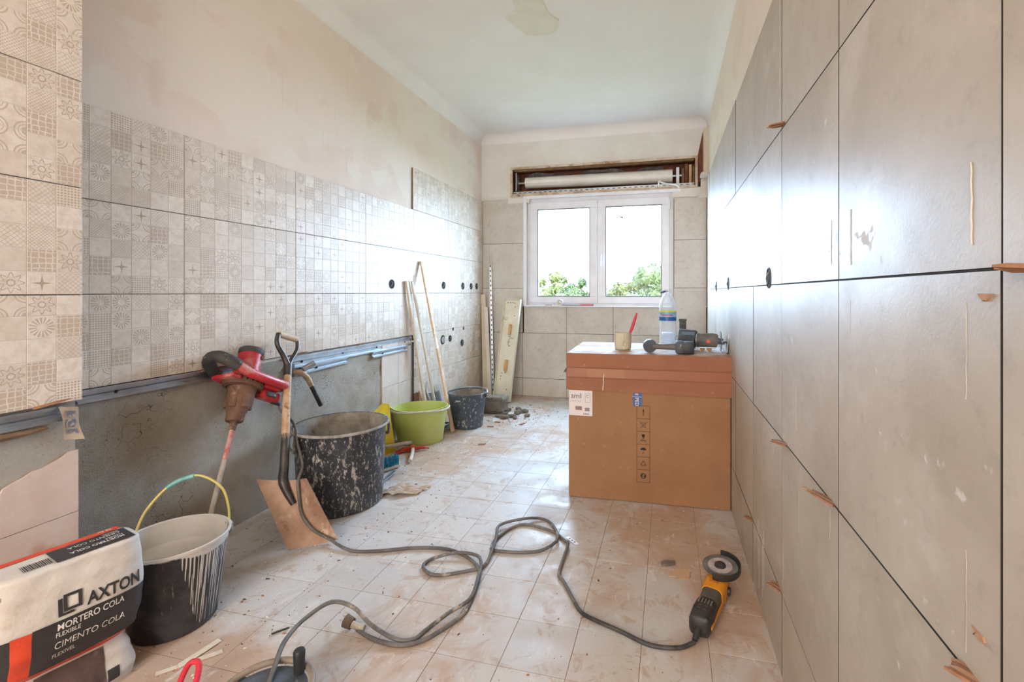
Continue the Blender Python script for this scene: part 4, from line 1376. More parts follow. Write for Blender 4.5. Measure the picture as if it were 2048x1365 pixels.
def line(mb, x0, z0, x1, z1, w=.0022, o=.0008):
    d = Vector((x1 - x0, z1 - z0))
    L = d.length
    n_ = Vector((-d.y, d.x)) / L * w / 2
    k = max(1, int(L / .04))
    for i in range(k):
        a, b_ = i / k, (i + 1) / k
        pa, pb = (x0 + d.x * a, z0 + d.y * a), (x0 + d.x * b_, z0 + d.y * b_)
        mb.add([F(pa[0] - n_.x, pa[1] - n_.y, o), F(pb[0] - n_.x, pb[1] - n_.y, o), F(pb[0] + n_.x, pb[1] + n_.y, o), F(pa[0] + n_.x, pa[1] + n_.y, o)], [(0, 1, 2, 3)])


def rectl(mb, x0, x1, z0, z1, w=.0015):
    line(mb, x0, z0, x1, z0, w)
    line(mb, x0, z1, x1, z1, w)
    line(mb, x0, z0, x0, z1, w)
    line(mb, x1, z0, x1, z1, w)


m = MB()
rectl(m, .090, .117, .512, .560, .001)
m.build('label_frame', M_DKGREY, lab, 0)
gm = MB()
for k in range(16):
    a0, a1 = R(20 + k * 18), R(20 + (k + 1) * 18)
    gm.add([F(.1035 + .008 * math.cos(a0), .545 + .008 * math.sin(a0), .0008), F(.1035 + .008 * math.cos(a1), .545 + .008 * math.sin(a1), .0008), F(.1035 + .006 * math.cos(a1), .545 + .006 * math.sin(a1), .0008), F(.1035 + .006 * math.cos(a0), .545 + .006 * math.sin(a0), .0008)], [(0, 1, 2, 3)])
gm.build('label_mark', pm('label_green', (92, 122, 106), .7), lab, 0)
tapeb = fpanel(.341, .388, .507, .575, pm('blue_printed_tape', (58, 92, 152), .4), 'blue_tape')
put_text('lettering', 'PED', lambda x, y: F(.354 + y, .551 - x, .0008), M_PAPERW, tapeb, .025, .0003)
put_text('lettering', 'E', lambda x, y: F(.354 + y, .573 - x, .0008), M_PAPERW, tapeb, .022, .0003)
m = MB()
line(m, .341, .5555, .388, .5555, .0015)
m.build('white_line', M_PAPERW, tapeb, 0)
SX, SZ = .367, .0
cw = .0665
zs = [.510 - .0665 * k for k in range(7)]
for k in range(6):
    m = MB()
    x0, x1, z1, z0 = SX - .005, SX - .005 + cw, zs[k], zs[k + 1]
    rectl(m, x0, x1, z0, z1)
    cx, cz = (x0 + x1) / 2, (z0 + z1) / 2
    if k == 0:
        line(m, cx, cz - .018, cx, cz + .006, .004)
        m.add([F(cx - .005, cz + .004, .0008), F(cx + .005, cz + .004, .0008), F(cx, cz + .019, .0008)], [(0, 1, 2)])
    elif k == 1:
        line(m, cx - .019, cz - .019, cx + .019, cz + .019, .0013)
        line(m, cx - .019, cz + .019, cx + .019, cz - .019, .0013)
        rectl(m, cx - .010, cx + .010, cz - .012, cz + .012, .0009)
        line(m, cx, cz - .012, cx, cz + .012, .0009)
        line(m, cx - .016, cz + .010, cx - .010, cz, .0009)
        line(m, cx + .016, cz + .010, cx + .010, cz, .0009)
    elif k == 2:
        m.add([F(cx - .008, cz + .018, .0008), F(cx + .008, cz + .018, .0008), F(cx + .006, cz + .004, .0008), F(cx, cz + .0, .0008), F(cx - .006, cz + .004, .0008)], [(4, 3, 2, 1, 0)])
        line(m, cx, cz + .002, cx, cz - .006, .0025)
        line(m, cx - .007, cz - .0065, cx + .007, cz - .0065, .002)
        vs, fs = text_geo('FRAGIL', .0098, .0001, align='CENTER')
        m.add([F(cx + x, cz - .018 + y, .0008) for x, y, _ in vs], fs)
    elif k == 3:
        arc = [F(cx + .015 * math.cos(R(a)), cz + .003 + .012 * math.sin(R(a)), .0008) for a in range(0, 181, 15)]
        m.add(arc, [tuple(range(len(arc)))])
        line(m, cx, cz + .012, cx, cz - .013, .0018)
        line(m, cx, cz - .013, cx - .004, cz - .016, .0018)
        line(m, cx - .004, cz - .016, cx - .007, cz - .012, .0018)
    elif k == 4:
        P_ = [(cx + .016 * math.cos(R(a)), cz - .003 + .017 * math.sin(R(a))) for a in (90, 210, 330)]
        for i in range(3):
            a, b_ = Vector(P_[i]), Vector(P_[(i + 1) % 3])
            d = b_ - a
            line(m, *(a + d * .12), *(a + d * .45), .003)
            line(m, *(a + d * .55), *(a + d * .92), .003)
    else:
        for i in range(24):
            a0, a1 = R(15 * i), R(15 * i + 15)
            r0, r1 = .0145, (.0105 if i % 12 in (2, 3, 4, 5, 6, 7) else .006)
            m.add([F(cx + r0 * math.cos(a0), cz + r0 * math.sin(a0), .0008), F(cx + r0 * math.cos(a1), cz + r0 * math.sin(a1), .0008), F(cx + r1 * math.cos(a1), cz + r1 * math.sin(a1), .0008), F(cx + r1 * math.cos(a0), cz + r1 * math.sin(a0), .0008)], [(0, 1, 2, 3)])
        line(m, cx - .006, cz - .004, cx + .006, cz + .004, .003)
    m.build('handling_symbol', M_INK, box, 0)

# ------------------------------------------------------------------ things on the carton (top at z 0.776)
ZT = .7765
cup = empty('plaster_cup', TR(-.258, 2.70, ZT - .004), 'cream mixing cup with dried drips and a red tool, on the carton', 'cup')
MB().lathe([(.0001, 0), (.040, 0), (.046, .006), (.0485, .04), (.0485, .097), (.0475, .098), (.045, .095), (.044, .02), (.0001, .016)], 30).build('cup_body', pm('cream_plaster_cup', (206, 196, 172), .6, var=((190, 178, 152), 8), dirt=((224, 218, 204), 14, .58, .66), bump=(30, .3)), cup, 40)
MB().tube([(.006, -.0485, .085), (.008, -.0492, .065), (.004, -.0492, .035), (.007, -.049, .03)], [.004, .003, .003, .0035], 8, 3).build('dried_drip', M_DUSTW, cup)
MB().lathe([(.0445, .075), (.0001, .07)], 24).build('plaster', ML, cup)
br = empty('putty_knife', frame((-.232, 2.70, ZT + .02), (1, 0, 0), (0, 1, 0), (0, 0, 1)), 'red-handled tool standing in the cream cup', 'putty knife')
MB().tube([(0, 0, .0), (.012, .0, .06), (.026, 0, .10), (.044, 0, .155), (.054, 0, .187)], [.004, .006, .009, .008, .004], 10, 4, flat=.6).build('handle', pm('red_plastic', (198, 34, 58), .4), br)
MB().box((-.002, 0, -.012), (.003, .02, .04), rot=Matrix.Rotation(R(12), 4, 'Y')).build('blade', M_GALV, br)


def mat_bottle():
    t = NT('clear_pet')
    t.t.nodes.remove(t.b)
    lw = t.n('ShaderNodeLayerWeight', {'Blend': .35})
    mx = t.n('ShaderNodeMixShader')
    t.t.links.new(t.rng(lw.outputs['Facing'], .0, .8, .22, .92), mx.inputs[0])
    t.t.links.new(t.n('ShaderNodeBsdfTransparent', {'Color': (.93, .965, 1, 1)}).outputs[0], mx.inputs[1])
    g_ = t.n('ShaderNodeBsdfPrincipled', {'Base Color': (.84, .90, .97, 1), 'Roughness': .12})
    t.t.links.new(g_.outputs[0], mx.inputs[2])
    t.t.links.new(t.bump(t.noise(t.coord(), 60, 3), .6, .004), g_.inputs['Normal'])
    t.t.links.new(mx.outputs[0], t.t.nodes['Material Output'].inputs[0])
    return t.m


bo = empty('water_bottle', TR(-.008, 2.965, ZT - .003), 'large clear plastic water bottle with a blue label, on the carton', 'bottle')
prof = [(.0001, .004), (.040, .0), (.052, .006), (.054, .02), (.0525, .045), (.0545, .052), (.053, .06), (.055, .075), (.0525, .10), (.051, .13), (.0545, .16), (.055, .232), (.056, .24), (.055, .26), (.050, .285), (.041, .31), (.029, .33), (.018, .343), (.017, .352), (.021, .353), (.021, .356), (.017, .357), (.017, .366)]
BS = .93
MB().lathe([(r_ * BS, z * BS) for r_, z in prof], 36).build('bottle_body', mat_bottle(), bo, 50)
MB().lathe([(.0505 * BS, .008), (.0505 * BS, .085 * BS), (.0001, .085 * BS)], 30).build('water', mat_bottle(), bo, 50)
lb = MB().lathe([(.0562 * BS, .165 * BS), (.0562 * BS, .232 * BS)], 40)


def mat_label():
    t = NT('bottle_label_print')
    z = t.n('ShaderNodeSeparateXYZ', {0: t.coord()}).outputs[2]
    c = t.mix(t.ma('GREATER_THAN', z, .190 * BS), lin((36, 92, 156)), lin((150, 186, 216)))
    c = t.mix(t.ma('GREATER_THAN', z, .206 * BS), c, lin((112, 168, 214)))
    c = t.mix(t.ma('GREATER_THAN', z, .222 * BS), c, lin((208, 206, 66)))
    return t.out(c, .4)


lbo = lb.build('label_sleeve', mat_label(), bo, 50)
for s_, off in (('Penacova', 0.0),):
    def cyl_map(x, y):
        a = math.radians(-97) + x / (.0566 * BS)
        return (.0568 * BS * math.cos(a), .0568 * BS * math.sin(a), .197 * BS + y)
    put_text('lettering', s_, cyl_map, pm('label_red_ink', (196, 40, 52), .5), lbo, .0215, .0004, align='CENTER')
MB().lathe([(.0185, .337), (.0185, .346), (.0001, .346)], 20).build('neck', pm('white_cap_ring', (206, 218, 234), .4), bo, 40)
MB().box((-.028, -.012, .330), (.034, .020, .013), bev=.005, seg=2, rot=Matrix.Rotation(R(-14), 4, 'Y')).box((-.008, -.012, .334), (.02, .006, .004)).build('cap', pm('blue_cap', (40, 70, 130), .4), bo)

# cordless screwdriver lying flat: motor end left, battery right
M_TOOLK = pm('tool_black_dusty', (56, 60, 66), .55, var=((78, 84, 92), 12), dirt=((150, 150, 150), 30, .6, .72))
M_TOOLG = pm('tool_grey_dusty', (98, 96, 92), .6, var=((122, 118, 112), 14), dirt=((170, 164, 156), 24, .6, .72))
dr = empty('cordless_drill', TR(0, 2.565, ZT), 'black cordless drill lying in front of the water bottle', 'drill')
MB().tube([(-.105, .03, .036), (-.10, .0, .036), (-.098, -.02, .036)], [.034, .037, .033], 18, 3).build('motor_housing', M_TOOLK, dr, 50)
MB().tube([(-.105, .03, .036), (-.11, .065, .037), (-.112, .10, .037)], [.033, .028, .020], 18, 3).build('gearbox', M_TOOLG, dr, 50)
MB().tube([(-.112, .10, .037), (-.114, .14, .037)], [.020, .014], 14).build('chuck', M_TOOLK, dr, 50)
MB().tube([(-.085, .0, .036), (-.05, .0, .033), (0, .0, .034), (.035, .0, .034)], [.024, .018, .020, .022], 14, 4, flat=.8).build('grip', M_TOOLG, dr, 50)
MB().box((.055, 0, .034), (.044, .09, .064), bev=.010, seg=2).build('battery_foot', M_TOOLK, dr)
MB().box((.098, 0, .033), (.060, .085, .062), bev=.006, seg=2).build('battery', pm('battery_black', (42, 46, 52), .5, dirt=((140, 140, 140), 26, .64, .74)), dr)
MB().box((-.06, .018, .04), (.012, .016, .02), bev=.004).build('trigger', M_TOOLK, dr)

# cordless angle grinder behind it, disc towards the wall
cg = empty('cordless_grinder', TR(.20, 2.70, ZT), 'grey cordless angle grinder with an orange dot, disc towards the tiled wall', 'angle grinder')
MB().tube([(-.055, 0, .058), (-.03, 0, .060), (.03, .0, .060), (.058, 0, .058)], [.030, .038, .040, .034], 20, 3).build('motor_housing', M_TOOLG, cg, 50)
for k in range(6):
    MB().box((-.025 + .0 * k, -.0385, .046 + .005 * k), (.03, .004, .002)).build('vent_slot', M_TOOLK, cg, 0)
MB().cyl((.008, -.036, .058), (.008, -.0412, .058), .010, n=16).build('orange_dot', pm('orange_dot_paint', (226, 92, 52), .5), cg)
MB().tube([(-.055, 0, .058), (-.10, .02, .062), (-.13, .03, .066)], [.026, .024, .022], 16, 3).build('grip', M_TOOLK, cg, 50)
MB().box((-.098, .06, .062), (.105, .07, .100), bev=.010, seg=2, rot=Matrix.Rotation(R(4), 4, 'Y')).build('battery', M_TOOLK, cg)
MB().box((-.095, .022, .080), (.07, .006, .045), bev=.002).build('battery_label', pm('battery_blue_grey', (84, 112, 132), .5), cg)
MB().tube([(-.045, -.006, .058), (-.040, -.008, .058)], .041, 22).build('collar', M_GALV, cg, 50)
MB().cyl((.058, 0, .058), (.075, 0, .056), .022, .016, n=16).build('spindle', M_GALV, cg)
MB().cyl((.074, .0, .056), (.077, .0, .056), .054, n=32).build('disc', pm('worn_disc', (150, 146, 142), .4, .6, var=((112, 108, 104), 20)), cg)
MB().cyl((.077, .0, .056), (.088, .0, .056), .014, n=16).build('flange', pm('brass_flange', (140, 110, 80), .5, .6), cg)
for x in (-.02, .015):
    MB().cyl((x, -.02, .012), (x, .02, .012), .012, n=14).build('rubber_foot', pm('brown_rubber_foot', (160, 118, 72), .6), cg)
MB().box((-.005, 0, .022), (.11, .05, .008), bev=.002).build('base_plate', M_GALV, cg)

bl = empty('battery_pack', TR(.082, 2.985, ZT), 'upright dark battery pack standing behind the cordless tools', 'battery')
MB().box((0, 0, .075), (.042, .03, .15), bev=.005, seg=2).build('case', M_TOOLK, bl)
MB().box((0, -.003, .155), (.048, .036, .014), bev=.003).build('end_cap', pm('olive_cap', (84, 84, 74), .6), bl)
MB().box((0, -.016, .08), (.026, .002, .10)).build('rail', pm('rail_black', (34, 36, 38), .5), bl)

tw = empty('trowel', frame((.296, 2.60, ZT + .002), (.10, .35, .93), (0, .936, -.352), (-.995, .035, .094)), 'steel trowel blade leaning against the right wall on the carton', 'trowel')
MB().prism([(0, -.03), (.135, -.042), (.150, .0), (.135, .035), (0, .028)], 0, .0018).build('blade', pm('bright_dusty_steel', (196, 198, 200), .35, .8, dirt=((206, 202, 196), 14, .55, .7)), tw, 0)
MB().tube([(.06, 0, .002), (.06, -.005, .018), (.05, -.01, .022)], .005, 8, 3).build('tang', M_STEELDK, tw)
MB().tube([(.05, -.01, .022), (.045, -.04, .024), (.04, -.055, .024)], [.008, .010, .008], 10, 3).build('handle', M_BLACKP, tw)

# things on the window sill
tag(MB().box((-1.22, 4.735, .974), (.085, .03, .018), bev=.003).build('putty_block', M_DUSTW), 'small white block on the left end of the window sill', 'block')
rt = empty('tape_roll', frame((-1.105, 4.728, .996), (1, 0, 0), (0, 0, 1), (0, -1, 0)), 'small round roll of white tape standing on the window sill', 'tape roll')
MB().lathe([(.018, -.01), (.033, -.01), (.033, .01), (.018, .01), (.018, -.01)], 28).build('tape', pm('off_white_tape', (216, 208, 196), .5), rt, 40)
MB().lathe([(.0175, -.009), (.0175, .009), (.015, .009), (.015, -.009), (.0175, -.009)], 24).build('core', pm('tape_core', (196, 178, 156), .7), rt, 40)
kn = empty('scraper', TR(-.92, 4.725, .965), 'tool with a red handle lying along the window sill', 'tool')
MB().box((-.06, 0, .008), (.20, .022, .010), bev=.003).build('blade', pm('grey_blade', (132, 128, 126), .5, .4), kn)
MB().box((.10, 0, .009), (.14, .024, .014), bev=.004).build('handle', pm('sill_red_handle', (196, 66, 76), .4), kn)

# ------------------------------------------------------------------ laths and boards leaning on the left wall and in the corner
def lath(name, A, B, w, th, mat, label, cat='lath', group=None, side=None):
    A, B = Vector(A), Vector(B)
    z = (B - A).normalized()
    x = Vector(side or (0, 1, 0))
    x = (x - z * x.dot(z)).normalized()
    y = z.cross(x)
    L = (B - A).length
    o = MB().box((0, 0, L / 2), (w, th, L), bev=.0012).build(name, mat, None, 0, frame(A, x, y, z))
    return tag(o, label, cat, group)


lath('wooden_lath', (-1.652, 3.375, .006), (-1.962, 3.432, 1.355), .036, .014, pm('lath_pine', (214, 182, 146), .7, var=((200, 164, 124), 6), dirt=((226, 218, 208), 5, .5, .62), bump=(40, .2)), 'longest pine lath, leaning on the wall right of the green bucket', group='laths leaning on the left wall')
lath('wooden_lath', (-1.90, 3.445, .006), (-1.960, 3.212, 1.19), .030, .016, M_WOODPALE, 'pale lath leaning on the wall, leftmost of three', group='laths leaning on the left wall')
lath('wooden_lath', (-1.88, 3.575, .006), (-1.958, 3.285, 1.19), .024, .014, M_WOODPALE, 'narrow dusty lath leaning on the wall, middle of three', group='laths leaning on the left wall')
lath('pale_board', (-1.905, 4.665, .004), (-1.950, 4.715, 1.08), .050, .018, pm('cream_board', (224, 212, 188), .6, var=((212, 198, 170), 5)), 'cream board leaning in the far left corner', 'board', side=(1, .2, 0))
lath('pale_board', (-1.845, 4.640, .004), (-1.915, 4.700, .945), .040, .016, pm('white_board', (232, 224, 214), .6, var=((218, 206, 194), 5)), 'shorter white board in the far left corner beside the cream one', 'board', side=(1, .2, 0))
tr_ = empty('leaning_track', frame((-1.822, 4.672, .004), (.97, .2, 0), (-.2, .97, -.09), (-.075, .03, .997)), 'tall perforated galvanised profile leaning in the far left corner', 'metal profile')
MB().box((0, 0, .77), (.026, .004, 1.53)).box((-.012, -.008, .77), (.002, .018, 1.53)).box((.012, -.008, .77), (.002, .018, 1.53)).build('channel', M_GALV, tr_, 0)
for k in range(28):
    MB().box((0, -.003, .06 + k * .053), (.010, .002, .022)).build('slot', pm('slot_dark', (52, 50, 50), .8), tr_, 0)
# corner bead where the bare render meets the new tiles
cb = empty('corner_bead', TR(-1.972, 3.326, .20), 'vertical metal edge bead at the start of the far patterned tiles', 'metal bead')
MB().box((0, 0, .27), (.010, .008, .54)).build('nose', M_STEELDK, cb, 0)
wing = MB()
for k in range(22):
    wing.box((-.004, -.013, .02 + k * .0245), (.002, .020, .008))
    wing.box((-.004, -.022, .032 + k * .0245), (.002, .004, .016))
wing.build('mesh_wing', M_GALV, cb, 0)
# wall cable end above
tag(MB().tube([(-1.97, 3.30, .715), (-1.955, 3.30, .716), (-1.945, 3.325, .718), (-1.945, 3.36, .72)], .006, 8, 4).build('conduit_end', M_WHITE), 'short white conduit end at the right end of the wall profile', 'conduit')

# fluorescent lamp housing leaning under the window
lf = empty('lamp_housing', frame((-1.625, 4.425, .006), (.995, -.10, 0), (.025, .262, .965), (-.098, -.962, .262)), 'cream metal housing of a fluorescent lamp leaning under the window', 'lamp housing')
M_CREAM = pm('cream_enamel', (230, 226, 208), .45, var=((218, 212, 190), 5), dirt=((176, 156, 120), 8, .6, .72), dirt2=((112, 98, 78), 40, .68, .74))
MB().box((0, .525, .003), (.185, 1.05, .004)).build('back_plate', M_CREAM, lf, 0)
for s_ in (-1, 1):
    MB().box((.092 * s_, .525, .020), (.004, 1.05, .038), bev=.001).build('side_flange', M_CREAM, lf, 0)
for y_ in (0, 1.05):
    MB().box((0, y_, .018), (.186, .004, .034), bev=.001).build('end_flange', M_CREAM, lf, 0)
for y_ in (.36, .73):
    hd_ = MB().box((.0, y_, .015), (.034, .11, .022), bev=.005).box((.0, y_ + .03, .028), (.022, .04, .012), bev=.003)
    hd_.build('lamp_holder', pm('yellowed_plastic', (206, 172, 116), .5, var=((188, 150, 96), 20)), lf)
    MB().cyl((0, y_ - .07, .004), (0, y_ - .07, .014), .010, n=12).build('starter', M_GALV, lf)
for x_, y_ in ((-.06, 1.02), (-.03, 1.02), (.0, 1.02), (.02, 1.015), (.0, .60), (.01, .56), (.03, .88), (-.05, .22), (-.045, .25), (-.04, .28), (.03, .12)):
    MB().cyl((x_, y_, .004), (x_, y_, .007), .005, n=8).build('screw_hole', pm('dark_hole', (70, 60, 50), .8), lf)
MB().tube([(.0, .56, .006), (.0, .60, .03), (.02, .64, .025), (.05, .635, .006)], .002, 6, 4).build('wire', M_STEELDK, lf)


# ------------------------------------------------------------------ stones and rubble
def rock(name, loc, d, seed, mat, label, cat='rubble', group=None, sub=2, rz_=0, sq=.55):
    rnd = random.Random(seed)
    bm = bmesh.new()
    bmesh.ops.create_icosphere(bm, subdivisions=sub, radius=1)
    ph = [rnd.uniform(0, 6.28) for _ in range(6)]
    for v in bm.verts:
        p = v.co.copy()
        q = Vector([math.copysign(abs(c_) ** sq, c_) for c_ in p])
        k = 1 + .10 * math.sin(3 * p.x + ph[0]) * math.sin(4 * p.y + ph[1]) + .08 * math.sin(6 * p.z + ph[2] + 3 * p.x) + rnd.uniform(-.04, .04)
        v.co = Vector((q.x * d[0] / 2 * k, q.y * d[1] / 2 * k, q.z * d[2] / 2 * k))
    mz = min(v.co.z for v in bm.verts)
    for v in bm.verts:
        v.co.z -= mz
    me = bpy.data.meshes.new(name)
    bm.to_mesh(me)
    bm.free()
    me.materials.append(mat)
    o = put(name, me, None, TR(loc[0], loc[1], loc[2] if len(loc) > 2 else .0005, rz_))
    return tag(o, label, cat, group)


M_STONE = pm('dusty_concrete_lump', (140, 132, 120), .95, var=((112, 104, 92), 10), dirt=((84, 76, 66), 30, .58, .7), bump=(40, .8, .006))
M_STONE2 = pm('grey_rubble', (128, 118, 106), .95, var=((96, 86, 76), 30), bump=(60, .6))
rock('concrete_block', (-1.565, 4.05), (.22, .20, .135), 3, M_STONE, 'large broken concrete lump behind the dark bucket', 'concrete lump', sub=4, rz_=12, sq=.42)
for i, (x, y, s_, m_, lab_) in enumerate(((-1.40, 3.85, .055, M_STONE2, 'rounded grey stone just in front of the concrete lump'), (-1.455, 4.10, .05, M_STONE2, 'grey stone chip between concrete lump and lamp housing'), (-1.33, 4.03, .06, M_STONE2, 'flat grey stone chip right of the concrete lump'),
                                           (-1.375, 3.95, .045, M_DUSTW, 'pale stone chip in the middle of the rubble'), (-1.28, 4.08, .05, M_STONE2, 'broad grey chip at the right of the rubble'), (-1.34, 3.90, .05, M_STONE2, 'dark stone chip at the front of the rubble'),
                                           (-1.22, 3.95, .04, M_STONE2, 'small outlying chip right of the rubble'), (-1.30, 3.86, .035, M_STONE2, 'small chip in front of the outlying one'), (-1.36, 4.14, .05, M_STONE2, 'grey chip behind the rubble near the wall'), (-1.47, 3.88, .035, M_STONE2, 'small chip between dark bucket and rounded stone'), (-1.43, 3.99, .04, M_STONE2, 'small stone chip touching the concrete lump'))):
    rock('stone_chip', (x, y), (s_ * 1.5, s_, s_ * .6), 20 + i, m_, lab_, 'stone chip', 'rubble by the concrete lump', 2, 40 * i, .8)
M_SHARD = pm('tile_shard', (166, 130, 108), .8, var=((140, 104, 84), 30))
for i, (x, y, rz_, s_, lab_) in enumerate(((-1.315, 3.15, 20, .045, 'brown tile shard alone on the middle of the floor'), (-1.19, 3.72, 70, .05, 'thin dark shard on the floor right of the rubble'), (-1.41, 3.72, 5, .04, 'thin shard on the floor in front of the rubble'), (-1.42, 3.58, 15, .045, 'thin shard beside the dark bucket foot'),
                                           (-.004, 1.94, 25, .05, 'pale broken spacer on the floor before the yellow grinder'))):
    m = MB()
    m.prism([(-s_ * .6, -s_ * .2), (s_ * .5, -s_ * .25), (s_ * .6, s_ * .1), (-s_ * .1, s_ * .3), (-s_ * .55, s_ * .15)], 0, .006 if i < 4 else .010)
    tag(m.build('tile_shard', M_SHARD if i < 4 else M_STONE2, None, 0, TR(x, y, .0005, rz_)), lab_, 'shard')
crust = MB()
rnd = random.Random(5)
outl = [(math.cos(a) * (.045 + rnd.uniform(-.012, .012)), math.sin(a) * (.030 + rnd.uniform(-.008, .008))) for a in [2 * math.pi * k / 24 for k in range(24)]]
crust.prism(outl, 0, .003)
tag(crust.build('mortar_crust', pm('sandy_crust', (196, 162, 132), .95, bump=(60, .5)), None, 0, TR(.045, 1.885, .0004, 35)), 'flat flake of sandy mortar crust before the yellow grinder', 'mortar flake')

# fine grit that nobody could count
grit = MB()
rnd = random.Random(11)
for k in range(2600):
    if k % 5 < 2:
        x, y = rnd.uniform(-1.95, -1.2), rnd.uniform(1.0, 3.4)
    elif k % 5 == 2:
        x, y = rnd.gauss(-1.35, .22), rnd.gauss(3.95, .25)
    else:
        x, y = rnd.uniform(-1.9, .28), .75 + 3.9 * rnd.random() ** 1.3
    if not (-1.97 < x < .285 and .6 < y < 4.73) or (x > -.52 and 2.46 < y < 3.02):
        continue
    s_ = rnd.choice((.0012, .0015, .002, .002, .0025, .0038)) * rnd.uniform(.7, 1.3)
    s_ *= 1.9 if k % 5 == 2 else 1.0
    a = rnd.uniform(0, 6.28)
    c_, d_ = math.cos(a) * s_, math.sin(a) * s_
    e = rnd.uniform(.5, 2.2)
    grit.add([(x - c_ * e, y - d_ * e, 0), (x + d_, y - c_, 0), (x + c_ * e, y + d_ * e, 0), (x - d_, y + c_, 0), (x, y, s_ * .9)], [(0, 1, 4), (1, 2, 4), (2, 3, 4), (3, 0, 4)], mi=rnd.choice((0, 1, 2, 2, 1)))
tag(grit.build('grit', [pm('grit_dark', (92, 74, 60), .95), pm('grit_pale', (222, 214, 204), .95), pm('grit_brick', (150, 108, 82), .95)], None, 0), 'fine grit and crumbs scattered over the floor tiles', 'grit', kind='stuff')

# ------------------------------------------------------------------ small tools on the floor between the tubs
M_REDT = pm('red_tool_paint', (206, 66, 50), .5, var=((186, 54, 42), 14), dirt=((190, 160, 140), 16, .6, .72))
hm = empty('hammer', frame((-1.722, 2.895, .022), (.78, .62, 0), (-.62, .78, 0), (0, 0, 1)), 'red pick hammer with a pale handle on the floor by the green bucket', 'hammer')
MB().box((0, 0, 0), (.036, .036, .036), bev=.008, seg=2).build('eye', M_REDT, hm)
MB().tube([(.01, 0, 0), (.05, 0, .0), (.085, 0, -.004), (.115, 0, -.014)], [.015, .013, .010, .003], 8, 3).build('pick', M_REDT, hm)
MB().ring_loft([[(-.01, -.012, -.012), (-.01, .012, -.012), (-.01, .012, .012), (-.01, -.012, .012)], [(-.06, -.014, -.010), (-.06, .014, -.010), (-.06, .014, .010), (-.06, -.014, .010)], [(-.11, -.024, -.018), (-.11, .024, -.018), (-.11, .024, -.012), (-.11, -.024, -.012)]]).build('adze_blade', M_REDT, hm)
MB().tube([(.006, .022, .006), (.0, -.02, .0), (-.02, -.12, -.006), (-.045, -.22, -.008)], [.013, .0125, .012, .012], 12, 4).build('handle', pm('pale_hammer_handle', (220, 206, 190), .6, var=((198, 178, 156), 14)), hm)
tr2 = empty('pointing_trowel', TR(-1.80, 2.83, .0), 'small trowel with a worn grey wooden handle beside the red hammer', 'trowel')
MB().tube([(-.065, -.06, .062), (-.01, .0, .060), (.03, .05, .058), (.06, .085, .055)], [.010, .013, .015, .012], 12, 4).build('handle', pm('worn_grey_wood', (196, 184, 170), .75, var=((160, 146, 130), 16)), tr2)
MB().tube([(-.065, -.06, .062), (-.075, -.07, .05), (-.072, -.075, .010)], .004, 8, 3).build('tang', M_STEELDK, tr2)
MB().prism([(-.072, -.075), (-.03, -.13), (.02, -.20), (-.09, -.16), (-.10, -.10)], .006, .009).build('blade', M_GALV, tr2, 0)
bh = empty('hand_brush', frame((-1.69, 2.55, .002), (.42, .90, 0), (-.90, .42, 0), (0, 0, 1)), 'hand brush with blue bristles standing up beside the black tub', 'brush')
MB().box((0, 0, .012), (.16, .045, .020), bev=.006, seg=2).build('brush_back', pm('white_brush_wood', (216, 206, 194), .7, var=((190, 176, 160), 16)), bh)
MB().tube([(-.08, 0, .012), (-.14, 0, .012), (-.20, 0, .012)], [.014, .012, .010], 10, 3).build('handle', pm('white_brush_wood', (216, 206, 194)), bh)
rnd = random.Random(3)
bs = MB()
for k in range(15):
    for j in range(4):
        x, y = -.07 + .010 * k, -.016 + .0107 * j
        for q in range(3):
            ax, ay = rnd.gauss(0, .006), rnd.gauss(0, .006)
            bs.tube([(x + rnd.uniform(-.003, .003), y, .02), (x + ax, y + ay, .075 + rnd.uniform(0, .008))], [.0022, .0012], 5, caps=False)
tag(bs.build('bristles', pm('blue_bristles', (34, 134, 176), .5, var=((60, 160, 190), 40)), bh), kind='stuff')
ps = empty('perforated_strip', frame((-1.592, 2.30, .012), (-.12, .99, .02), (-.99, -.12, 0), (0, -.02, 1)), 'perforated galvanised strip on the floor under the blue brush', 'metal strip')
MB().box((.11, 0, 0), (.24, .028, .002)).build('strip', M_GALV, ps, 0)
for k in range(11):
    MB().box((.005 + k * .021, .0, .0012), (.012, .006, .0012)).build('slot', pm('slot_dark', (52, 50, 50), .8), ps, 0)
pc_ = MB()
rnd = random.Random(9)
pc_.grid(lambda u, v: (-1.535 + .205 * u + .03 * v + .008 * math.sin(9 * v), 2.20 + .07 * u * (1 - v) + .17 * v + .012 * math.sin(8 * u), .003 + .012 * abs(math.sin(7 * u + 5 * v)) * math.sin(math.pi * u) + .010 * abs(math.sin(11 * v - 3 * u))), 18, 12)
tag(pc_.build('crumpled_paper', pm('dirty_paper', (206, 192, 176), .9, var=((176, 154, 132), 12)), None, 25), 'crumpled dusty paper on the floor before the black tub', 'paper')
yt = empty('yellow_hopper', None, 'yellow plastic wedge standing between tub and green bucket', 'plastic wedge')
Y1 = pm('yellow_plastic', (226, 196, 40), .45, var=((212, 180, 36), 8), dirt=((200, 180, 130), 20, .64, .74))
MB().add([(-1.93, 2.70, .0), (-1.93, 2.86, .0), (-1.90, 2.812, .345), (-1.90, 2.60, .26), (-1.88, 2.70, 0), (-1.84, 2.88, 0), (-1.86, 2.822, .340), (-1.86, 2.62, .255)],
         [(0, 1, 2, 3), (4, 5, 6, 7), (0, 1, 5, 4), (1, 2, 6, 5), (2, 3, 7, 6), (3, 0, 4, 7)]).build('wedge_body', Y1, yt, 0)
MB().box((-1.868, 2.85, .17), (.022, .012, .34), bev=.002, rot=Matrix.Rotation(R(9), 4, 'X')).build('edge_rib', Y1, yt)

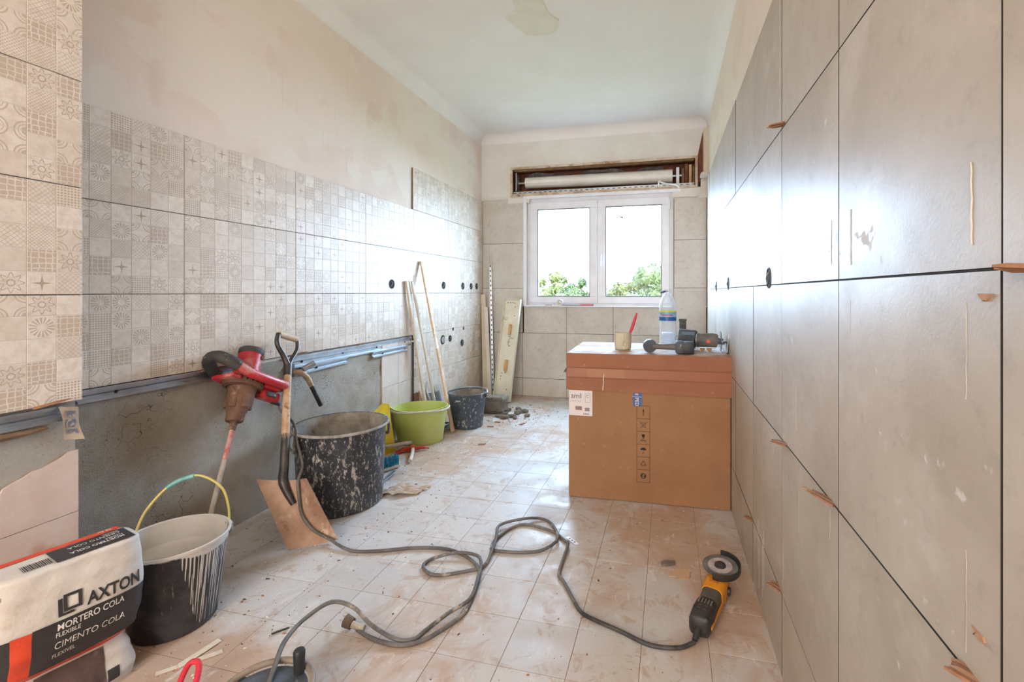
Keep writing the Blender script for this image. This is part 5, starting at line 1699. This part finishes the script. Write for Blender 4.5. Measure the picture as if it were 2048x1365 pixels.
# offcuts stacked behind the green bucket
for i, (A, B, w, th, m_, lab_) in enumerate((((-1.94, 3.36, 0), (-1.955, 3.345, .30), .05, .02, M_WOODDK, 'olive-brown wood offcut behind the green bucket, leftmost of the scraps'),
                                              ((-1.90, 3.44, 0), (-1.95, 3.38, .31), .014, .012, M_WOODRAW, 'thin raw stick among the scraps behind the green bucket'),
                                              ((-1.885, 3.47, 0), (-1.945, 3.40, .28), .010, .010, M_WOODPALE, 'thin pale stick among the scraps behind the green bucket'),
                                              ((-1.84, 3.60, 0), (-1.95, 3.56, .36), .016, .014, M_STEELDK, 'dark metal strip among the scraps left of the longest lath'),
                                              ((-1.71, 3.20, 0), (-1.76, 3.30, .17), .03, .012, M_WOODDK, 'short brown wood offcut standing at the right foot of the green bucket'),
                                              ((-1.86, 3.54, 0), (-1.955, 3.50, .29), .02, .012, M_WOODPALE, 'short pale lath offcut behind the longest lath'))):
    lath('wood_offcut', A, B, w, th, m_, lab_, 'offcut', 'scraps behind the green bucket')
gq = empty('drain_grate', frame((-1.875, 3.47, .02), (.35, .9, .0), (-.30, .10, .95), (.86, -.33, .30)), 'small grey louvred grate leaning among the scraps behind the green bucket', 'grate')
rect = MB()
for c_, d_ in (((.07, 0, 0), (.14, .008, .012)), ((.07, .26, 0), (.14, .008, .012)), ((.0, .13, 0), (.008, .26, .012)), ((.14, .13, 0), (.008, .26, .012))):
    rect.box(c_, d_)
rect.build('frame', M_GALV, gq, 0)
for k in range(9):
    MB().box((.016 + k * .0135, .13, 0), (.005, .25, .010)).build('bar', pm('grey_bar', (140, 140, 142), .6, .4), gq, 0)
for i, (x, y, a, l_) in enumerate(((-1.72, 3.47, 30, .16), (-1.70, 3.43, 60, .12), (-1.74, 3.52, 10, .14), (-1.735, 3.40, 75, .10))):
    tag(MB().box((0, 0, .006 + .011 * i), (l_, .022, .010), bev=.001).build('metal_offcut', M_GALV if i % 2 else M_STEELDK, None, 0, TR(x, y, 0.0005, a)), ('lowest', 'second', 'third', 'topmost')[i] + ' metal offcut of the small pile beside the lath foot', 'offcut', 'metal offcuts on the floor')

# ------------------------------------------------------------------ cables
M_CORD = pm('grey_dusty_cord', (120, 114, 108), .7, var=((86, 82, 80), 9), dirt=((176, 164, 152), 10, .55, .7))
M_CORDK = pm('black_cord', (40, 39, 40), .55, var=((84, 80, 76), 14))
mxm = mixer.matrix_local
c0 = [tuple(mxm @ Vector(p)) for p in ((.205, -.02, .125), (.222, -.02, .10))]
mp = [(-1.60, 1.782), (-1.482, 1.737), (-1.313, 1.713), (-1.187, 1.74), (-1.056, 1.796), (-.927, 1.819), (-.822, 1.791), (-.736, 1.725), (-.701, 1.638), (-.684, 1.531), (-.726, 1.442), (-.765, 1.363), (-.783, 1.32), (-.833, 1.299), (-.932, 1.313)]
up_ = [(-1.775, 1.905, .46), (-1.735, 1.885, .37), (-1.665, 1.838, .292)] + [blade(u, v, -.012) for u, v in ((.80, .96), (.66, .70), (.56, .45), (.62, .22), (.82, .05))]
pts = c0 + up_ + [(x, y, .0072) for x, y in mp[2:8]] + [(x, y, .016) for x, y in mp[8:11]] + [(x, y, .0072) for x, y in mp[11:13]] + [(-.835, 1.303, .012), (-.932, 1.318, .03), (-1.01, 1.335, .062), (-1.075, 1.31, .085), (-1.10, 1.22, .085), (-1.075, 1.12, .095), (-1.02, 1.03, .105), (-.995, .98, .09)]
mc = empty('mixer_cord', None, 'grey mixer cable running over the shovel and looping to the cable reel', 'cable')
MB().tube(pts, .0066, 8, 6).build('cable', M_CORD, mc, 60)

gp = [(.078, 1.520), (.030, 1.484), (-.057, 1.474), (-.154, 1.512), (-.277, 1.559), (-.321, 1.609), (-.384, 1.715), (-.413, 1.756), (-.421, 1.841), (-.421, 1.955), (-.444, 2.003), (-.518, 2.069), (-.635, 2.102), (-.699, 2.072), (-.742, 1.956), (-.739, 1.877), (-.716, 1.859), (-.608, 1.87), (-.522, 1.91), (-.475, 1.991), (-.532, 2.127), (-.593, 2.172), (-.669, 2.133), (-.764, 2.047), (-.74, 1.939), (-.721, 1.842), (-.718, 1.743), (-.776, 1.691), (-.879, 1.642), (-.948, 1.676), (-.949, 1.73), (-.864, 1.784), (-.777, 1.79), (-.733, 1.747), (-.703, 1.653), (-.684, 1.553), (-.68, 1.461), (-.718, 1.374), (-.757, 1.318), (-.815, 1.288), (-.905, 1.292), (-.987, 1.320)]
gz = [.0068] * len(gp)
for k in (9, 19, 22, 23, 24, 25, 31, 32, 33):
    gz[k] = .018
gcord = empty('grinder_cord', None, 'cable of the yellow grinder lying in loops on the floor, ending in a plug', 'cable')
MB().tube([(x, y, z) for (x, y), z in zip(gp[:6], gz[:6])], .0064, 8, 6).build('cable_black_end', M_CORDK, gcord, 60)
MB().tube([(x, y, z) for (x, y), z in zip(gp[5:], gz[5:])], .0066, 8, 6).build('cable', M_CORD, gcord, 60)
pl = empty('plug', frame((-.985, 1.320, .014), (-.90, .0, .12), (0, 1, 0), (-.13, 0, .99)))
pl.parent = gcord
MB().tube([(-.03, 0, 0), (0, 0, 0), (.022, .0, .004)], [.0085, .010, .011], 10, 2).build('plug_sleeve', pm('dusty_sleeve', (206, 196, 182), .8, var=((160, 146, 130), 20)), pl, 60)
MB().cyl((.02, 0, .005), (.048, .0, .012), .017, .020, n=14).build('plug_body', pm('dusty_plug', (120, 98, 78), .8, var=((90, 72, 58), 20)), pl)
for s_ in (-1, 1):
    MB().cyl((.046, .009 * s_, .014), (.064, .009 * s_, .018), .0024, n=8).build('pin', M_GALV, pl)

# cable reel cut by the lower edge of the photo
re = empty('cable_reel', TR(-.985, .955, 0), 'cable reel with a black knob at the lower edge of the photo', 'cable reel')
MB().lathe([(.0001, .0), (.11, .0), (.115, .004), (.11, .010), (.07, .014), (.07, .075), (.10, .080), (.102, .088), (.06, .092), (.0001, .092)], 36).build('drum', pm('blue_grey_drum', (88, 98, 110), .5, var=((64, 72, 82), 10), dirt=((160, 150, 140), 20, .6, .72)), re, 40)
MB().tube([(.112 * math.cos(2 * math.pi * k / 40), .112 * math.sin(2 * math.pi * k / 40), .096) for k in range(40)], .008, 8, closed=True).build('tube_frame', pm('dusty_tube_frame', (156, 140, 122), .6, var=((120, 106, 92), 12)), re, 60)
MB().lathe([(.013, .09), (.014, .12), (.015, .145), (.012, .150), (.0001, .150)], 16, (.030, .088, 0)).build('winding_knob', M_BLACKP, re, 40)
for z_ in (.025, .04, .055):
    MB().tube([(.082 * math.cos(2 * math.pi * k / 32), .082 * math.sin(2 * math.pi * k / 32), z_) for k in range(32)], .0075, 8, closed=True).build('wound_cable', M_CORDK, re, 60)
tag(rock('plastic_cap', (-1.15, 1.055), (.028, .022, .022), 77, M_BLACKP, 'small black plastic cap left of the cable reel', 'cap', sub=3))
tag(MB().tube([(-1.245, .92, .01), (-1.275, .975, .05), (-1.285, 1.01, .075), (-1.262, 1.018, .074), (-1.235, .985, .045), (-1.215, .93, .01)], .0075, 10, 6).build('red_hose', pm('red_hose_rubber', (206, 44, 62), .5)), 'red hose loop at the lower edge of the photo', 'hose')

# pale card strips beside the bucket
for i, (P_, lab_) in enumerate(((((-1.440, 1.035), (-1.43, 1.025), (-1.32, 1.140), (-1.335, 1.150)), 'long pale card strip on the floor beside the mortar bucket'), (((-1.405, 1.07), (-1.385, 1.06), (-1.365, 1.175), (-1.385, 1.18)), 'short pale card strip crossing the longer one'))):
    m = MB()
    m.prism(P_, .0, .0016)
    o = m.build('card_strip', pm('pale_card', (222, 210, 192), .8, var=((206, 190, 168), 14)), None, 0, Matrix.Translation((0, 0, .001 + .003 * i)))
    tag(o, lab_, 'card strip')
tag(MB().box((0, 0, .0045), (.05, .005, .005), bev=.001).build('small_stick', M_STEELDK, None, 0, TR(-1.222, 1.255, 0, 50)), 'small dark stick lying right of the mortar bucket', 'stick')
ws = empty('punched_scrap', TR(-.430, 2.035, .001, -42), 'small white punched strip beside the cable loop', 'scrap')
MB().box((.02, 0, .001), (.075, .018, .0015)).build('strip', M_WHITE, ws, 0)
for k in range(3):
    MB().box((.0 + .018 * k, 0, .002), (.008, .007, .001)).build('hole', M_STEELDK, ws, 0)

# ------------------------------------------------------------------ yellow angle grinder on the floor
gax = Vector((.329, .944, 0)).normalized()
gr_ = empty('angle_grinder', frame((.092, 1.548, .001), gax, (-gax.y, gax.x, 0), (0, 0, 1)), 'yellow and black angle grinder lying disc up by the right wall', 'angle grinder')
M_YEL = pm('grinder_yellow', (228, 150, 36), .45, var=((214, 136, 30), 10), dirt=((150, 120, 90), 22, .62, .74))
M_GBLK = pm('grinder_black', (38, 37, 38), .5, var=((60, 56, 52), 16), dirt=((136, 120, 104), 26, .6, .74))


def rr_ring(x, w, h, zc, n=20, p=.55):
    return [(x, w * math.copysign(abs(math.cos(2 * math.pi * k / n)) ** p, math.cos(2 * math.pi * k / n)), zc + h * math.copysign(abs(math.sin(2 * math.pi * k / n)) ** p, math.sin(2 * math.pi * k / n))) for k in range(n)]


MB().ring_loft([rr_ring(-.004, .024, .026, .036), rr_ring(.004, .033, .034, .037), rr_ring(.05, .036, .036, .039), rr_ring(.095, .034, .034, .040), rr_ring(.105, .030, .031, .041)]).build('rear_housing', M_GBLK, gr_, 45)
for k in range(5):
    MB().box((.078, -.020 + .010 * k, .0745), (.022, .004, .003)).build('vent_slot', pm('vent_grey', (120, 112, 104), .6), gr_, 0)
for k in range(2):
    for j in range(2):
        MB().box((.035 + .018 * k, -.010 + .020 * j, .0755), (.006, .010, .002)).build('vent_slot', pm('vent_brown', (86, 66, 66), .6), gr_, 0)
MB().ring_loft([rr_ring(.098, .031, .031, .041), rr_ring(.14, .032, .032, .042), rr_ring(.165, .034, .033, .043)]).build('grip_sleeve', pm('grey_rubber_sleeve', (96, 88, 80), .75, var=((76, 70, 64), 12)), gr_, 45)
MB().box((.10, -.034, .030), (.16, .006, .016), bev=.003).build('side_stripe', M_YEL, gr_)
MB().ring_loft([rr_ring(.158, .036, .035, .043), rr_ring(.18, .038, .037, .044), rr_ring(.205, .040, .038, .045), rr_ring(.235, .038, .038, .047), rr_ring(.27, .034, .038, .050), rr_ring(.295, .026, .034, .052)]).build('gear_head', M_YEL, gr_, 45)
MB().cyl((.225, -.036, .042), (.225, -.047, .042), .014, n=14).build('handle_socket', M_GBLK, gr_)
for k in range(4):
    MB().box((.186 + .008 * k, .0, .0822), (.002, .034 - .003 * k, .0015)).build('moulded_line', pm('yellow_shadow_line', (170, 104, 24), .6), gr_, 0)
dk = frame((.262, -.003, .101), (.99, .06, .10), (-.06, .995, -.06), (-.105, .055, .993))
tilt = Matrix.Translation((.262, -.003, .101)) @ Matrix.Rotation(R(-7), 4, 'Y')
MB().cyl((0, 0, -.025), (0, 0, 0), .020, n=18, M=tilt).build('spindle_collar', M_GBLK, gr_)
MB().lathe([(.010, 0), (.062, 0), (.062, .0022), (.010, .0022)], 44, M=tilt).build('cutting_disc', pm('cutting_disc_grey', (128, 122, 118), .55, .2, var=((98, 94, 92), 22)), gr_, 40)
MB().lathe([(.018, .0023), (.042, .0023), (.042, .0028), (.018, .0028)], 44, M=tilt).build('disc_label', pm('disc_label_paper', (196, 182, 170), .6, var=((150, 140, 150), 30)), gr_, 40)
MB().lathe([(.0001, .010), (.008, .010), (.010, .008), (.019, .007), (.021, .002)], 24, M=tilt).build('disc_nut', M_GBLK, gr_, 40)
gd = MB()
prf = [(.030, -.010), (.069, -.010), (.071, -.006), (.071, .016), (.069, .016), (.068, -.006), (.030, -.007)]
rings = []
for k in range(29):
    a = R(-188 + 200 * k / 28)
    rings.append([(r_ * math.cos(a), r_ * math.sin(a), z) for r_, z in prf])
gd.ring_loft(rings, True, True, M=tilt)
gd.build('guard', M_GBLK, gr_, 45)
MB().tube([(.0, 0, .030), (-.02, .002, .022), (-.034, .003, .013)], [.012, .0095, .0085], 12, 3).build('cord_sleeve', M_GBLK, gr_)

# dried mortar runs on the right tiles and shims under the left ones
rnd = random.Random(21)
for y, z0, z1, w in ((.603, 1.152, 1.243, .006), (.611, .981, 1.089, .006), (.611, .700, .814, .007), (1.042, 1.156, 1.246, .007), (.943, 1.15, 1.25, .005), (.943, 1.015, 1.087, .005), (1.273, .50, .609, .006), (1.43, .30, .404, .007), (1.44, .26, .36, .006), (1.70, .10, .294, .008), (1.72, .06, .25, .006), (1.80, .12, .285, .008), (1.78, .05, .20, .007), (1.05, .60, .66, .006), (1.30, .75, .86, .006)):
    m = MB()
    n_ = 9
    pr_ = []
    for i in range(n_ + 1):
        f = i / n_
        pr_.append((y + rnd.uniform(-.001, .001), z0 + (z1 - z0) * f, .7 * w * (.35 + .65 * math.sin(math.pi * min(1, .15 + f * .8)) * rnd.uniform(.4, 1))))
    m.ring_loft([[(xr(a) + .0016, a - b_ / 2, c_), (xr(a) + .0001, a - b_ / 4, c_), (xr(a) + .0001, a + b_ / 4, c_), (xr(a) + .0016, a + b_ / 2, c_)] for a, c_, b_ in pr_])
    m.build('mortar_run', pm('mortar_run_grey', (186, 177, 165), .5, var=((170, 160, 147), 30)), wall_right, 60)
for y, z, L, x, lab_ in ((1.0, .770, .075, -1.782, 'brown wooden shim under the lowest tile of the near pillar'), (2.16, .768, .06, -1.966, 'brown wooden shim under the tiles beside the shovel grip'), (2.69, .764, .05, -1.966, 'brown wooden shim under the tiles midway to the laths'), (1.63, .765, .05, -1.966, 'brown wooden shim under the tiles left of the red mixer')):
    splinter('wood_wedge', frame((x, y - L / 2, z - .004), (.25, .95, .16), (-.95, .26, 0), (-.04, -.16, .98)), L, .020, int(y * 100), lab_, 'wooden shims under the left tiles', 3)
